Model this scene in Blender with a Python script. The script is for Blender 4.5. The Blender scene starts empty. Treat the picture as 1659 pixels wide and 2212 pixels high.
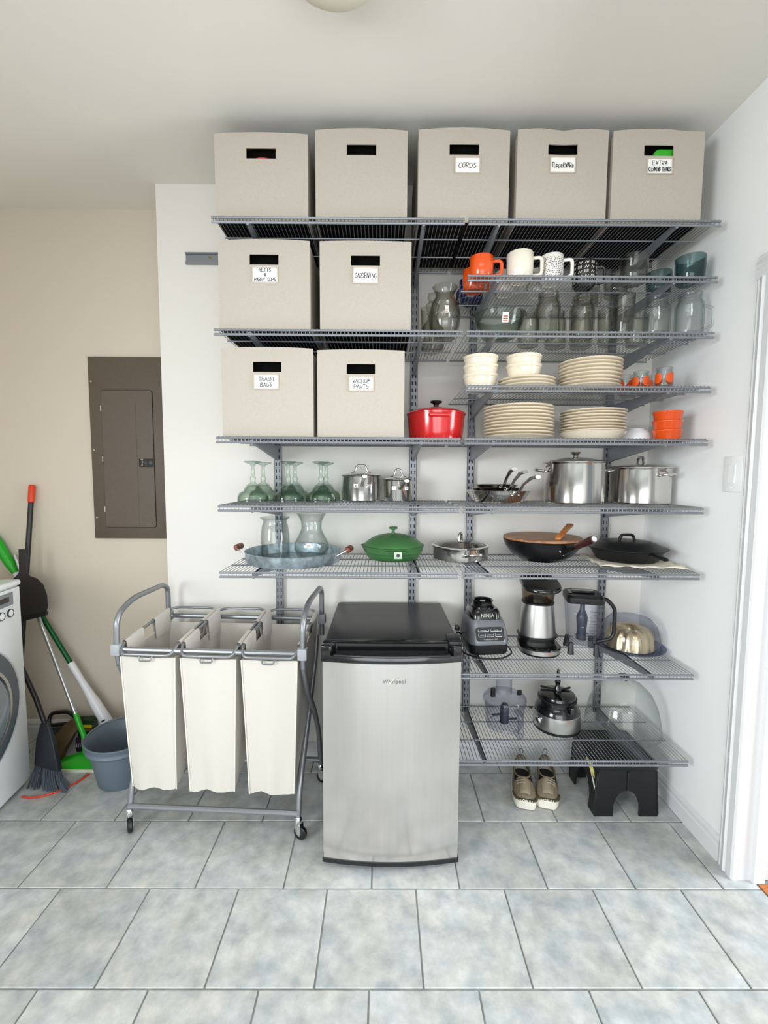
import bpy, bmesh, math, random
from mathutils import Vector, Matrix
random.seed(7)
PI = math.pi
SC = bpy.context.scene
COL = SC.collection

# ------------------------------------------------------------ camera, world, lights, exposure
CAM = Vector((-1.2722, -2.1727, 1.4312)); YAW, PITCH, ROLL, FPX = -0.0041, 0.0781, 0.0056, 973.04
def make_camera():
    fwd = Vector((-math.sin(YAW) * math.cos(PITCH), math.cos(YAW) * math.cos(PITCH), -math.sin(PITCH)))
    right = Vector((math.cos(YAW), math.sin(YAW), 0))
    up = right.cross(fwd)
    c, s = math.cos(ROLL), math.sin(ROLL)
    r2, u2 = right * c + up * s, up * c - right * s
    cd = bpy.data.cameras.new('camera'); ob = bpy.data.objects.new('camera', cd); COL.objects.link(ob)
    cd.sensor_fit = 'VERTICAL'; cd.sensor_height = 24.0; cd.sensor_width = 18.0
    cd.lens = FPX / 2212 * 24.0; cd.clip_start = 0.02; cd.clip_end = 60
    m = Matrix((r2, u2, -fwd)).transposed().to_4x4(); m.translation = CAM
    ob.matrix_world = m
    SC.camera = ob
make_camera()
SC.view_settings.view_transform = 'Standard'; SC.view_settings.look = 'None'
SC.view_settings.gamma = 1.0; SC.view_settings.use_curve_mapping = False
SC.view_settings.exposure = 0.0
SC.cycles.transparent_max_bounces = 48
w = bpy.data.worlds.new('world'); SC.world = w; w.use_nodes = True
w.node_tree.nodes['Background'].inputs[0].default_value = (0.80, 0.89, 1.0, 1)
w.node_tree.nodes['Background'].inputs[1].default_value = 0.4
def area(name, loc, rot, sx, sy, power, col):
    l = bpy.data.lights.new(name, 'AREA'); l.shape = 'RECTANGLE'; l.size = sx; l.size_y = sy
    l.energy = power; l.color = col
    o = bpy.data.objects.new(name, l); COL.objects.link(o); o.location = loc; o.rotation_euler = rot
    return o
# daylight entering through the glazed opening in the wall behind the camera
area('window_daylight', (-1.20, -4.24, 1.10), (PI / 2 - 0.45, 0, 0), 2.3, 1.9, 66, (0.92, 0.96, 1.0))
# overhead fill lamp out of view; the skylight opening is added for it
area('overhead_fill', (-1.40, -2.35, 2.80), (0, 0, 0), 1.7, 1.1, 22, (0.95, 0.98, 1.0))
# added side lamp out of view, aimed to brighten the right wall
sd = area('side_fill', (-3.77, -3.1, 1.55), (0, 0, 0), 1.2, 1.2, 32, (0.88, 0.95, 1.0))
sd.rotation_euler = (Vector((-0.05, -0.25, 0.75)) - sd.location).to_track_quat('-Z', 'Y').to_euler(); sd.data.spread = 1.7
# daylight in the hall beyond the doorway
hd_ = area('hall_daylight', (1.80, -1.45, 1.25), (0, PI / 2, 0), 2.1, 1.4, 110, (0.90, 0.96, 1.0))

# ------------------------------------------------------------ materials
def lin(h):
    h = h.lstrip('#'); o = []
    for i in (0, 2, 4):
        v = int(h[i:i + 2], 16) / 255
        o.append(v / 12.92 if v <= 0.04045 else ((v + 0.055) / 1.055) ** 2.4)
    return (*o, 1)
MC = {}
def M(name, col, rough=0.5, metal=0.0, noise=None, bump=None, coat=0.0, stretch=None, spec=0.5, sheen=0.0):
    """principled material; noise=(scale, amount) value variation, bump=(scale, strength)"""
    if name in MC: return MC[name]
    m = bpy.data.materials.new(name); m.use_nodes = True; nt = m.node_tree; b = nt.nodes['Principled BSDF']
    b.inputs['Base Color'].default_value = lin(col) if isinstance(col, str) else col
    b.inputs['Roughness'].default_value = rough; b.inputs['Metallic'].default_value = metal
    b.inputs['Coat Weight'].default_value = coat; b.inputs['Coat Roughness'].default_value = 0.08
    b.inputs['Specular IOR Level'].default_value = spec; b.inputs['Sheen Weight'].default_value = sheen
    if noise or bump:
        tc = nt.nodes.new('ShaderNodeTexCoord'); mp = nt.nodes.new('ShaderNodeMapping')
        nt.links.new(tc.outputs['Object'], mp.inputs[0])
        if stretch: mp.inputs['Scale'].default_value = stretch
    if noise:
        n = nt.nodes.new('ShaderNodeTexNoise'); n.inputs['Scale'].default_value = noise[0]; n.inputs['Detail'].default_value = 4
        nt.links.new(mp.outputs[0], n.inputs['Vector'])
        mr = nt.nodes.new('ShaderNodeMapRange'); mr.inputs[1].default_value = 0.3; mr.inputs[2].default_value = 0.7
        mr.inputs[3].default_value = 1 - noise[1]; mr.inputs[4].default_value = 1 + noise[1]
        nt.links.new(n.outputs['Fac'], mr.inputs[0])
        hs = nt.nodes.new('ShaderNodeHueSaturation'); hs.inputs['Color'].default_value = b.inputs['Base Color'].default_value
        nt.links.new(mr.outputs[0], hs.inputs['Value']); nt.links.new(hs.outputs[0], b.inputs['Base Color'])
    if bump:
        n2 = nt.nodes.new('ShaderNodeTexNoise'); n2.inputs['Scale'].default_value = bump[0]; n2.inputs['Detail'].default_value = 3
        nt.links.new(mp.outputs[0], n2.inputs['Vector'])
        bp = nt.nodes.new('ShaderNodeBump'); bp.inputs['Strength'].default_value = bump[1]; bp.inputs['Distance'].default_value = 0.002
        nt.links.new(n2.outputs['Fac'], bp.inputs['Height']); nt.links.new(bp.outputs[0], b.inputs['Normal'])
    MC[name] = m; return m
def GL(name, col, edge, refl=1.0, haze=0.0):
    """thin clear glass or plastic: transparent tint that deepens where the wall is seen edge-on, fresnel gloss"""
    if name in MC: return MC[name]
    m = bpy.data.materials.new(name); m.use_nodes = True; nt = m.node_tree; nt.nodes.remove(nt.nodes['Principled BSDF'])
    out = nt.nodes['Material Output']
    lw = nt.nodes.new('ShaderNodeLayerWeight'); lw.inputs['Blend'].default_value = 0.22
    mx = nt.nodes.new('ShaderNodeMix'); mx.data_type = 'RGBA'
    mx.inputs[6].default_value = lin(col); mx.inputs[7].default_value = lin(edge)
    nt.links.new(lw.outputs['Facing'], mx.inputs[0])
    tr = nt.nodes.new('ShaderNodeBsdfTransparent'); nt.links.new(mx.outputs[2], tr.inputs[0])
    base = tr
    if haze:
        df = nt.nodes.new('ShaderNodeBsdfDiffuse'); df.inputs[0].default_value = lin('#e8ecec')
        ms0 = nt.nodes.new('ShaderNodeMixShader'); ms0.inputs[0].default_value = haze
        nt.links.new(tr.outputs[0], ms0.inputs[1]); nt.links.new(df.outputs[0], ms0.inputs[2]); base = ms0
    gl = nt.nodes.new('ShaderNodeBsdfGlossy'); gl.inputs['Roughness'].default_value = 0.03
    pw_ = nt.nodes.new('ShaderNodeMath'); pw_.operation = 'POWER'; pw_.inputs[1].default_value = 4.0
    lw2 = nt.nodes.new('ShaderNodeLayerWeight'); lw2.inputs['Blend'].default_value = 0.5
    nt.links.new(lw2.outputs['Facing'], pw_.inputs[0])
    mu = nt.nodes.new('ShaderNodeMath'); mu.operation = 'MULTIPLY_ADD'; mu.inputs[1].default_value = 0.4 * refl; mu.inputs[2].default_value = 0.035; mu.use_clamp = True
    nt.links.new(pw_.outputs[0], mu.inputs[0])
    ms = nt.nodes.new('ShaderNodeMixShader'); nt.links.new(mu.outputs[0], ms.inputs[0])
    nt.links.new(base.outputs[0], ms.inputs[1]); nt.links.new(gl.outputs[0], ms.inputs[2])
    nt.links.new(ms.outputs[0], out.inputs[0])
    MC[name] = m; return m
def tile_mat():
    m = bpy.data.materials.new('slate_tile'); m.use_nodes = True; nt = m.node_tree; b = nt.nodes['Principled BSDF']
    ge = nt.nodes.new('ShaderNodeNewGeometry'); oi = nt.nodes.new('ShaderNodeObjectInfo')
    cb = nt.nodes.new('ShaderNodeVectorMath'); cb.operation = 'MULTIPLY_ADD'
    cv = nt.nodes.new('ShaderNodeCombineXYZ')
    for i in range(3): nt.links.new(oi.outputs['Random'], cv.inputs[i])
    nt.links.new(cv.outputs[0], cb.inputs[0]); cb.inputs[1].default_value = (37, 53, 0); nt.links.new(ge.outputs['Position'], cb.inputs[2])
    n1 = nt.nodes.new('ShaderNodeTexNoise'); n1.inputs['Scale'].default_value = 15; n1.inputs['Detail'].default_value = 6; n1.inputs['Roughness'].default_value = 0.62
    n2 = nt.nodes.new('ShaderNodeTexNoise'); n2.inputs['Scale'].default_value = 8; n2.inputs['Detail'].default_value = 4
    nt.links.new(cb.outputs[0], n1.inputs['Vector']); nt.links.new(cb.outputs[0], n2.inputs['Vector'])
    r1 = nt.nodes.new('ShaderNodeValToRGB'); e = r1.color_ramp.elements
    e[0].position = 0.33; e[0].color = lin('#a6abac'); e[1].position = 0.68; e[1].color = lin('#d3d4d0')
    x = e.new(0.5); x.color = lin('#bdc0be')
    nt.links.new(n1.outputs['Fac'], r1.inputs[0])
    r2 = nt.nodes.new('ShaderNodeValToRGB'); e = r2.color_ramp.elements
    e[0].position = 0.38; e[0].color = lin('#eff2f4'); e[1].position = 0.62; e[1].color = lin('#f6f3ee')
    nt.links.new(n2.outputs['Fac'], r2.inputs[0])
    mx = nt.nodes.new('ShaderNodeMix'); mx.data_type = 'RGBA'; mx.blend_type = 'MULTIPLY'; mx.inputs[0].default_value = 1
    nt.links.new(r1.outputs[0], mx.inputs[6]); nt.links.new(r2.outputs[0], mx.inputs[7])
    hs = nt.nodes.new('ShaderNodeHueSaturation'); mr = nt.nodes.new('ShaderNodeMapRange')
    mr.inputs[3].default_value = 0.92; mr.inputs[4].default_value = 1.08
    nt.links.new(oi.outputs['Random'], mr.inputs[0]); nt.links.new(mr.outputs[0], hs.inputs['Value'])
    nt.links.new(mx.outputs[2], hs.inputs['Color']); nt.links.new(hs.outputs[0], b.inputs['Base Color'])
    b.inputs['Roughness'].default_value = 0.38
    bp = nt.nodes.new('ShaderNodeBump'); bp.inputs['Strength'].default_value = 0.25; bp.inputs['Distance'].default_value = 0.002
    nt.links.new(n1.outputs['Fac'], bp.inputs['Height']); nt.links.new(bp.outputs[0], b.inputs['Normal'])
    return m
def wood_mat(name, c1, c2, rough=0.35, scale=(3, 30, 30)):
    if name in MC: return MC[name]
    m = bpy.data.materials.new(name); m.use_nodes = True; nt = m.node_tree; b = nt.nodes['Principled BSDF']
    tc = nt.nodes.new('ShaderNodeTexCoord'); mp = nt.nodes.new('ShaderNodeMapping'); mp.inputs['Scale'].default_value = scale
    n = nt.nodes.new('ShaderNodeTexNoise'); n.inputs['Scale'].default_value = 4; n.inputs['Detail'].default_value = 5; n.inputs['Distortion'].default_value = 0.6
    rp = nt.nodes.new('ShaderNodeValToRGB'); rp.color_ramp.elements[0].color = lin(c1); rp.color_ramp.elements[1].color = lin(c2)
    rp.color_ramp.elements[0].position = 0.35; rp.color_ramp.elements[1].position = 0.65
    nt.links.new(tc.outputs['Object'], mp.inputs[0]); nt.links.new(mp.outputs[0], n.inputs['Vector'])
    nt.links.new(n.outputs['Fac'], rp.inputs[0]); nt.links.new(rp.outputs[0], b.inputs['Base Color'])
    b.inputs['Roughness'].default_value = rough
    MC[name] = m; return m

# ------------------------------------------------------------ mesh helpers
class B:
    def __init__(s): s.v = []; s.f = []
    def add(s, vs, fs):
        k = len(s.v); s.v += [tuple(p) for p in vs]; s.f += [tuple(i + k for i in f) for f in fs]; return s
    def box(s, x0, x1, y0, y1, z0, z1):
        vs = [(x, y, z) for z in (z0, z1) for y in (y0, y1) for x in (x0, x1)]
        return s.add(vs, [(0, 2, 3, 1), (4, 5, 7, 6), (0, 1, 5, 4), (2, 6, 7, 3), (0, 4, 6, 2), (1, 3, 7, 5)])
    def cbox(s, c, d, rot=None):
        """box of size d centred on c, optional 3x3 rotation"""
        vs = [Vector((x * d[0] / 2, y * d[1] / 2, z * d[2] / 2)) for z in (-1, 1) for y in (-1, 1) for x in (-1, 1)]
        if rot is not None: vs = [rot @ q for q in vs]
        vs = [q + Vector(c) for q in vs]
        return s.add(vs, [(0, 2, 3, 1), (4, 5, 7, 6), (0, 1, 5, 4), (2, 6, 7, 3), (0, 4, 6, 2), (1, 3, 7, 5)])
    def lathe(s, prof, seg=32, c=(0, 0, 0), mod=None, closed=False):
        """prof: (r, z) list; mod(angle, r, z) -> r"""
        vs = []; idx = []
        for r, z in prof:
            if r < 1e-6: idx.append([len(vs)] * seg); vs.append((c[0], c[1], c[2] + z))
            else:
                row = []
                for i in range(seg):
                    a = 2 * PI * i / seg; rr = mod(a, r, z) if mod else r
                    row.append(len(vs)); vs.append((c[0] + rr * math.cos(a), c[1] + rr * math.sin(a), c[2] + z))
                idx.append(row)
        fs = []
        n = len(idx)
        for k in range(n if closed else n - 1):
            A, Bq = idx[k], idx[(k + 1) % n]
            for i in range(seg):
                j = (i + 1) % seg
                q = [A[i], A[j], Bq[j], Bq[i]]; u = []
                for t in q:
                    if t not in u: u.append(t)
                if len(u) > 2: fs.append(u)
        return s.add(vs, fs)
    def tube(s, pts, r, seg=8, closed=False, flat=1.0):
        P = [Vector(p) for p in pts]; n = len(P); vs = []; fs = []
        R = r if isinstance(r, (list, tuple)) else [r] * n
        prev = None
        for i in range(n):
            if closed: t = P[(i + 1) % n] - P[i - 1]
            else: t = P[min(i + 1, n - 1)] - P[max(i - 1, 0)]
            t.normalize()
            if prev is None:
                a = Vector((0, 0, 1)) if abs(t.z) < 0.9 else Vector((1, 0, 0))
                u = t.cross(a).normalized()
            else:
                u = (prev - t * prev.dot(t)).normalized()
            prev = u; w_ = t.cross(u)
            for k in range(seg):
                an = 2 * PI * k / seg
                vs.append(P[i] + (u * math.cos(an) + w_ * math.sin(an) * flat) * R[i])
        for i in range(n if closed else n - 1):
            for k in range(seg):
                a, b = i * seg + k, i * seg + (k + 1) % seg
                c, d = ((i + 1) % n) * seg + (k + 1) % seg, ((i + 1) % n) * seg + k
                fs.append((a, b, c, d))
        if not closed:
            fs.append(tuple(range(seg - 1, -1, -1))); fs.append(tuple(range((n - 1) * seg, n * seg)))
        return s.add(vs, fs)
    def prism(s, poly, ax, lo, hi):
        """extrude 2-D polygon along axis ax ('x','y','z'); poly holds the two other coords in order"""
        def mk(p, t): return {'x': (t, p[0], p[1]), 'y': (p[0], t, p[1]), 'z': (p[0], p[1], t)}[ax]
        n = len(poly); vs = [mk(p, lo) for p in poly] + [mk(p, hi) for p in poly]
        fs = [tuple(range(n - 1, -1, -1)), tuple(range(n, 2 * n))] + [(i, (i + 1) % n, n + (i + 1) % n, n + i) for i in range(n)]
        return s.add(vs, fs)
    def loft(s, secs, cap0=True, cap1=True):
        n = len(secs[0]); vs = [p for q in secs for p in q]; fs = []
        for k in range(len(secs) - 1):
            for i in range(n):
                j = (i + 1) % n; fs.append((k * n + i, k * n + j, (k + 1) * n + j, (k + 1) * n + i))
        if cap0: fs.append(tuple(range(n - 1, -1, -1)))
        if cap1: fs.append(tuple(range((len(secs) - 1) * n, len(secs) * n)))
        return s.add(vs, fs)
    def ball(s, c, r, seg=12, sz=1.0):
        n = 7
        return s.lathe([(r * math.sin(PI * k / n), -r * sz * math.cos(PI * k / n)) for k in range(n + 1)], seg, c)
    def out(s, name, mat, parent=None, ang=35, bev=0, bseg=2, smooth=True, loc=None, rot=None):
        me = bpy.data.meshes.new(name); me.from_pydata(s.v, [], s.f); me.validate()
        bm = bmesh.new(); bm.from_mesh(me)
        bmesh.ops.recalc_face_normals(bm, faces=bm.faces)
        if bev:
            ed = [e for e in bm.edges if e.is_manifold and e.calc_face_angle(0) > 0.5]
            bmesh.ops.bevel(bm, geom=ed, offset=bev, segments=bseg, affect='EDGES', profile=0.5, clamp_overlap=True)
        bm.to_mesh(me); bm.free()
        if smooth:
            me.shade_smooth(); me.set_sharp_from_angle(angle=math.radians(ang))
        me.materials.append(mat)
        o = bpy.data.objects.new(name, me); COL.objects.link(o)
        if parent: o.parent = parent
        if loc: o.location = loc
        if rot: o.rotation_euler = rot
        return o
def rrect(w, d, r, z, n=4, cx=0.0, cy=0.0, zf=None):
    """rounded rectangle loop in the xy plane"""
    pts = []
    for sx, sy, a0 in ((1, 1, 0), (-1, 1, 90), (-1, -1, 180), (1, -1, 270)):
        for k in range(n + 1):
            a = math.radians(a0 + 90 * k / n)
            x = cx + sx * (w / 2 - r) + r * math.cos(a); y = cy + sy * (d / 2 - r) + r * math.sin(a)
            pts.append((x, y, zf(x, y) if zf else z))
    return pts
def rc(pts, rad, n=5, closed=False):
    """round the corners of a polyline"""
    P = [Vector(p) for p in pts]; m = len(P); o = []
    for i, p in enumerate(P):
        if not closed and i in (0, m - 1): o.append(p); continue
        a = (P[i - 1] - p); b = (P[(i + 1) % m] - p); r = min(rad, a.length * 0.45, b.length * 0.45)
        A = p + a.normalized() * r; Bb = p + b.normalized() * r
        for k in range(n + 1):
            t = k / n; o.append(A * (1 - t) ** 2 + p * 2 * t * (1 - t) + Bb * t * t)
    return o
def tag(o, label=None, cat=None, group=None, kind=None):
    if label: o['label'] = label
    if cat: o['category'] = cat
    if group: o['group'] = group
    if kind: o['kind'] = kind
    return o
def thing(name, label, cat, loc=(0, 0, 0), rz=0.0, group=None):
    o = bpy.data.objects.new(name, None); COL.objects.link(o); o.empty_display_size = 0.05
    o.location = loc; o.rotation_euler = (0, 0, rz)
    return tag(o, label, cat, group)
def kids(o): return [c for c in COL.objects if c.parent == o]
def dup(root, loc, rz=0.0, label=None, group=None, scale=None):
    r = root.copy(); COL.objects.link(r); r.location = loc; r.rotation_euler = (0, 0, rz)
    if label: r['label'] = label
    if group: r['group'] = group
    if scale: r.scale = scale
    for ch in list(root.children):
        c = ch.copy(); COL.objects.link(c); c.parent = r
        for g in list(ch.children):
            d = g.copy(); COL.objects.link(d); d.parent = c
    return r
def struct(o, label=None, cat=None):
    o['kind'] = 'structure'
    return tag(o, label, cat)
STROKES = {'A': [[(0, 0), (.5, 1.3), (1, 0)], [(.2, .45), (.8, .45)]], 'B': [[(0, 0), (0, 1.3), (.7, 1.2), (.8, .9), (.1, .7), (.9, .5), (.8, .1), (0, 0)]],
 'C': [[(1, 1.1), (.6, 1.3), (.1, 1), (0, .5), (.2, .1), (.6, 0), (1, .2)]], 'D': [[(0, 0), (0, 1.3), (.6, 1.2), (1, .7), (.7, .15), (0, 0)]],
 'E': [[(1, 1.3), (0, 1.3), (0, 0), (1, 0)], [(0, .68), (.8, .68)]], 'G': [[(1, 1.1), (.6, 1.3), (.1, 1), (0, .5), (.3, 0), (.9, .1), (1, .6), (.6, .6)]],
 'H': [[(0, 0), (0, 1.3)], [(1, 0), (1, 1.3)], [(0, .65), (1, .65)]], 'I': [[(.5, 0), (.5, 1.3)]], 'L': [[(0, 1.3), (0, 0), (.9, 0)]],
 'M': [[(0, 0), (.1, 1.3), (.5, .5), (.9, 1.3), (1, 0)]], 'N': [[(0, 0), (0, 1.3), (1, 0), (1, 1.3)]],
 'O': [[(.5, 1.3), (.1, 1), (0, .5), (.3, 0), (.8, .1), (1, .7), (.8, 1.2), (.5, 1.3)]], 'P': [[(0, 0), (0, 1.3), (.8, 1.2), (.9, .8), (.7, .6), (0, .6)]],
 'R': [[(0, 0), (0, 1.3), (.8, 1.2), (.9, .8), (.7, .65), (0, .6), (1, 0)]], 'S': [[(.95, 1.15), (.5, 1.3), (.1, 1), (.5, .7), (.95, .35), (.5, 0), (0, .2)]],
 'T': [[(0, 1.3), (1, 1.3)], [(.5, 1.3), (.5, 0)]], 'U': [[(0, 1.3), (0, .3), (.4, 0), (.8, .1), (1, .4), (1, 1.3)]], 'V': [[(0, 1.3), (.5, 0), (1, 1.3)]],
 'W': [[(0, 1.3), (.25, 0), (.5, .8), (.75, 0), (1, 1.3)]], 'X': [[(0, 0), (1, 1.3)], [(0, 1.3), (1, 0)]], 'Y': [[(0, 1.3), (.5, .7), (1, 1.3)], [(.5, .7), (.5, 0)]],
 '&': [[(1, .4), (.5, 0), (.1, .3), (.7, 1), (.5, 1.3), (.2, 1), (.9, 0)]],
 'p': [[(0, -.4), (0, .7), (.7, .7), (.8, .3), (.4, 0), (0, .2)]], 'e': [[(0, .4), (.8, .4), (.7, .8), (.2, .8), (0, .4), (.3, 0), (.8, .1)]]}
def handwriting(name, lines, h, cx, zs, y, parent, mat, th=0.0021, fit=0.082):
    """hand-lettered lines as flat ink ribbons on a card facing -y"""
    b = B(); rr = random.Random(len(lines[0]) * 7 + len(lines))
    for ln, z in zip(lines, zs):
        cw = min(h * 0.62, fit / max(len(ln), 1) * 0.78); gap = cw * 0.28
        W = len(ln) * (cw + gap) - gap; x = cx - W / 2
        for ch in ln:
            dz = rr.uniform(-.05, .05) * h; sl = rr.uniform(-.06, .14)
            for st in STROKES.get(ch, []):
                pp = [(x + (a + sl * q) * cw, z + dz + q * h / 1.3) for a, q in st]
                for (xa, za), (xb, zb) in zip(pp, pp[1:]):
                    d = Vector((xb - xa, zb - za)); 
                    if d.length < 1e-7: continue
                    d.normalize(); n = Vector((-d.y, d.x)) * th / 2; e = d * th * 0.3
                    vs = [(xa - e.x + n.x, y, za - e.y + n.y), (xa - e.x - n.x, y, za - e.y - n.y), (xb + e.x - n.x, y, zb + e.y - n.y), (xb + e.x + n.x, y, zb + e.y + n.y)]
                    b.add(vs, [(0, 1, 2, 3)])
            x += cw + gap
    return b.out(name, mat, parent, smooth=False)
def lettering(name, txt, size, mat, parent, loc, rot, depth=0.0006, sx=1.0):
    cu = bpy.data.curves.new(name, 'FONT'); cu.body = txt; cu.size = size; cu.extrude = depth; cu.align_x = 'CENTER'; cu.align_y = 'CENTER'
    t = bpy.data.objects.new('t', cu); COL.objects.link(t)
    me = bpy.data.meshes.new_from_object(t); me.name = name
    bpy.data.objects.remove(t)
    me.materials.clear(); me.materials.append(mat)
    o = bpy.data.objects.new(name, me); COL.objects.link(o); o.parent = parent; o.location = loc; o.rotation_euler = rot; o.scale = (sx, 1, 1)
    return o
# ------------------------------------------------------------ the room
H = 2.76; XL = -2.317; YR = 0.20; YN = -4.2; XW = -3.75
PAINT = M('wall_paint', '#e7e3dc', 0.75, bump=(160, 0.08))
PAINT_SHADED = M('wall_paint_shaded', '#d6cbba', 0.75, bump=(160, 0.08))  # same wall paint, darkened to carry the dimmer light of the recess
CEIL = M('ceiling_paint', '#e6e2d9', 0.85, bump=(120, 0.1))
TRIM = M('trim_paint', '#dcdcdc', 0.35)
def wall(name, label, mat, *boxes):
    b = B()
    for q in boxes: b.box(*q)
    return struct(b.out(name, mat, smooth=False), label, 'wall')
wall('wall_back', 'white painted wall carrying the metal shelving', PAINT, (XL, 0.14, 0, YR + 0.12, 0, H))
wall('wall_left', 'recessed wall behind the electrical panel, paint darkened for shade', PAINT_SHADED, (XW - 0.1, XL, YR, YR + 0.12, 0, H))
wall('wall_right', 'white side wall with light switch and doorway', M('wall_paint_brightened', '#f0f0ee', 0.7, bump=(160, 0.08)), (0, 0.12, -0.66, 0, 0, H), (0, 0.12, -1.50, -0.66, 2.09, H), (0, 0.12, YN, -1.50, 0, H))  # lighter copy of the wall paint, brightness put into the colour
wall('wall_far_left', 'wall behind the washing machine, paint darkened for shade', PAINT_SHADED, (XW - 0.1, XW, YN, -3.8, 0, H), (XW - 0.1, XW, -2.4, YR, 0, H), (XW - 0.1, XW, -3.8, -2.4, 0, 0.85), (XW - 0.1, XW, -3.8, -2.4, 2.25, H))
wall('wall_front', 'white wall with glazed opening facing the shelves', PAINT, (XW - 0.1, -2.40, YN - 0.12, YN, 0, H), (-0.001, 0.12, YN - 0.12, YN, 0, H),
     (-2.40, -0.001, YN - 0.12, YN, 0, 0.08), (-2.40, -0.001, YN - 0.12, YN, 2.12, H))
b = B(); b.box(-2.40, -2.35, YN - 0.03, YN + 0.015, 0.08, 2.12); b.box(-0.051, -0.001, YN - 0.03, YN + 0.015, 0.08, 2.12); b.box(-1.225, -1.175, YN - 0.03, YN + 0.015, 0.13, 2.07)
b.box(-2.35, -0.051, YN - 0.03, YN + 0.015, 0.08, 0.13); b.box(-2.35, -0.051, YN - 0.03, YN + 0.015, 2.07, 2.12)
b2 = B(); b2.box(XW - 0.01, XW + 0.015, -3.8, -3.75, 0.85, 2.25); b2.box(XW - 0.01, XW + 0.015, -2.45, -2.4, 0.85, 2.25); b2.box(XW - 0.01, XW + 0.015, -3.75, -2.45, 0.85, 0.90); b2.box(XW - 0.01, XW + 0.015, -3.75, -2.45, 2.20, 2.25)
struct(b2.out('side_fill_frame', TRIM, smooth=False), 'white frame of the added fill-light opening opposite the doorway', 'window')  # frame added around the side fill lamp
struct(b.out('window_1', TRIM, smooth=False), 'white glazed door frame in the wall opposite the shelves', 'window')
b = B(); sk = (-2.40, -0.60, -2.95, -1.75)
b.box(XW - 0.1, 0.12, sk[3], YR + 0.12, H, H + 0.1); b.box(XW - 0.1, 0.12, YN - 0.12, sk[2], H, H + 0.1); b.box(XW - 0.1, sk[0], sk[2], sk[3], H, H + 0.1); b.box(sk[1], 0.12, sk[2], sk[3], H, H + 0.1)
b2 = B(); b2.box(sk[0], sk[0] + 0.04, sk[2], sk[3], H - 0.01, H + 0.1); b2.box(sk[1] - 0.04, sk[1], sk[2], sk[3], H - 0.01, H + 0.1); b2.box(sk[0] + 0.04, sk[1] - 0.04, sk[2], sk[2] + 0.04, H - 0.01, H + 0.1); b2.box(sk[0] + 0.04, sk[1] - 0.04, sk[3] - 0.04, sk[3], H - 0.01, H + 0.1)
struct(b2.out('overhead_fill_frame', TRIM, smooth=False), 'white frame of the added fill-light opening in the ceiling', 'window')  # frame added around the overhead fill lamp
struct(b.out('ceiling', CEIL, smooth=False), 'plain off-white ceiling', 'ceiling')
# floor: grout bed with one object per tile, running bond
T = 0.308; TX0 = -0.2243; TY1 = -0.4021; G = 0.0055
b = B(); b.box(XW - 0.1, 0.12, YN - 0.12, YR, -0.05, -0.004)
fl = struct(b.out('floor', M('grout', '#8f938f', 0.9, noise=(25, 0.25)), smooth=False), 'grey stone-look tile floor with pale grout', 'floor')
TILE = tile_mat()
def tile_mesh(w_, d):
    q = B(); q.box(-w_ / 2, w_ / 2, -d / 2, d / 2, -0.012, 0)
    return q
full = None; ntile = 0
for row in range(-2, 11):
    y1 = TY1 - T * (row - 1); y0 = y1 - T
    lo_y, hi_y = y0 + G / 2, min(y1 - G / 2, YR - 0.012 if True else 0)
    if hi_y - lo_y < 0.02 or lo_y < -3.3: continue
    off = 0.0 if row % 2 == 0 else 0.5
    for k in range(-13, 3):
        x0 = TX0 + T * (k + off); x1 = x0 + T
        a, c = max(x0 + G / 2, XW), min(x1 - G / 2, -0.013 if lo_y > -0.7 else 0.06)
        hy = hi_y
        if c > XL and a < 0 and hy > -0.013 and lo_y < 0: hy = -0.013
        if lo_y >= -0.012 and c > XL:
            if a < XL - 0.03: c = XL - 0.012
            else: continue
        if c - a < 0.012 or hy - lo_y < 0.012: continue
        whole = abs((c - a) - (T - G)) < 1e-5 and abs((hy - lo_y) - (T - G)) < 1e-5
        if whole and full is not None:
            o = full.copy(); COL.objects.link(o)
        else:
            o = tile_mesh(c - a, hy - lo_y).out('tile', TILE, fl, bev=0.0015, bseg=1)
            if whole: full = o
        o.location = ((a + c) / 2, (lo_y + hy) / 2, 0); ntile += 1
# baseboards and door casing
def base_prof(t0): return [(0, 0), (-0.013, 0), (-0.013, 0.06), (-0.010, 0.066), (-0.010, 0.082), (-0.006, 0.092), (-0.003, 0.098), (0, 0.1)]
b = B(); b.prism(base_prof(0), 'y', -0.595, -0.0132); struct(b.out('baseboard_right', TRIM, ang=20), 'white moulded baseboard along the right wall', 'baseboard')
b = B(); b.prism([(y, z) for y, z in base_prof(0)], 'x', XL, 0); struct(b.out('baseboard_back', TRIM, ang=20), 'white moulded baseboard under the shelving', 'baseboard')
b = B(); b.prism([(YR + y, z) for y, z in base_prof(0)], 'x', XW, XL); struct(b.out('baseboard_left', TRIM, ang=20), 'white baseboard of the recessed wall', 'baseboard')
cas = [(-0.600, 0), (-0.600, -0.009), (-0.607, -0.012), (-0.612, -0.010), (-0.618, -0.015), (-0.632, -0.019), (-0.640, -0.013), (-0.646, -0.017), (-0.668, -0.018), (-0.676, -0.014), (-0.676, 0)]
b = B()
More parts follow.
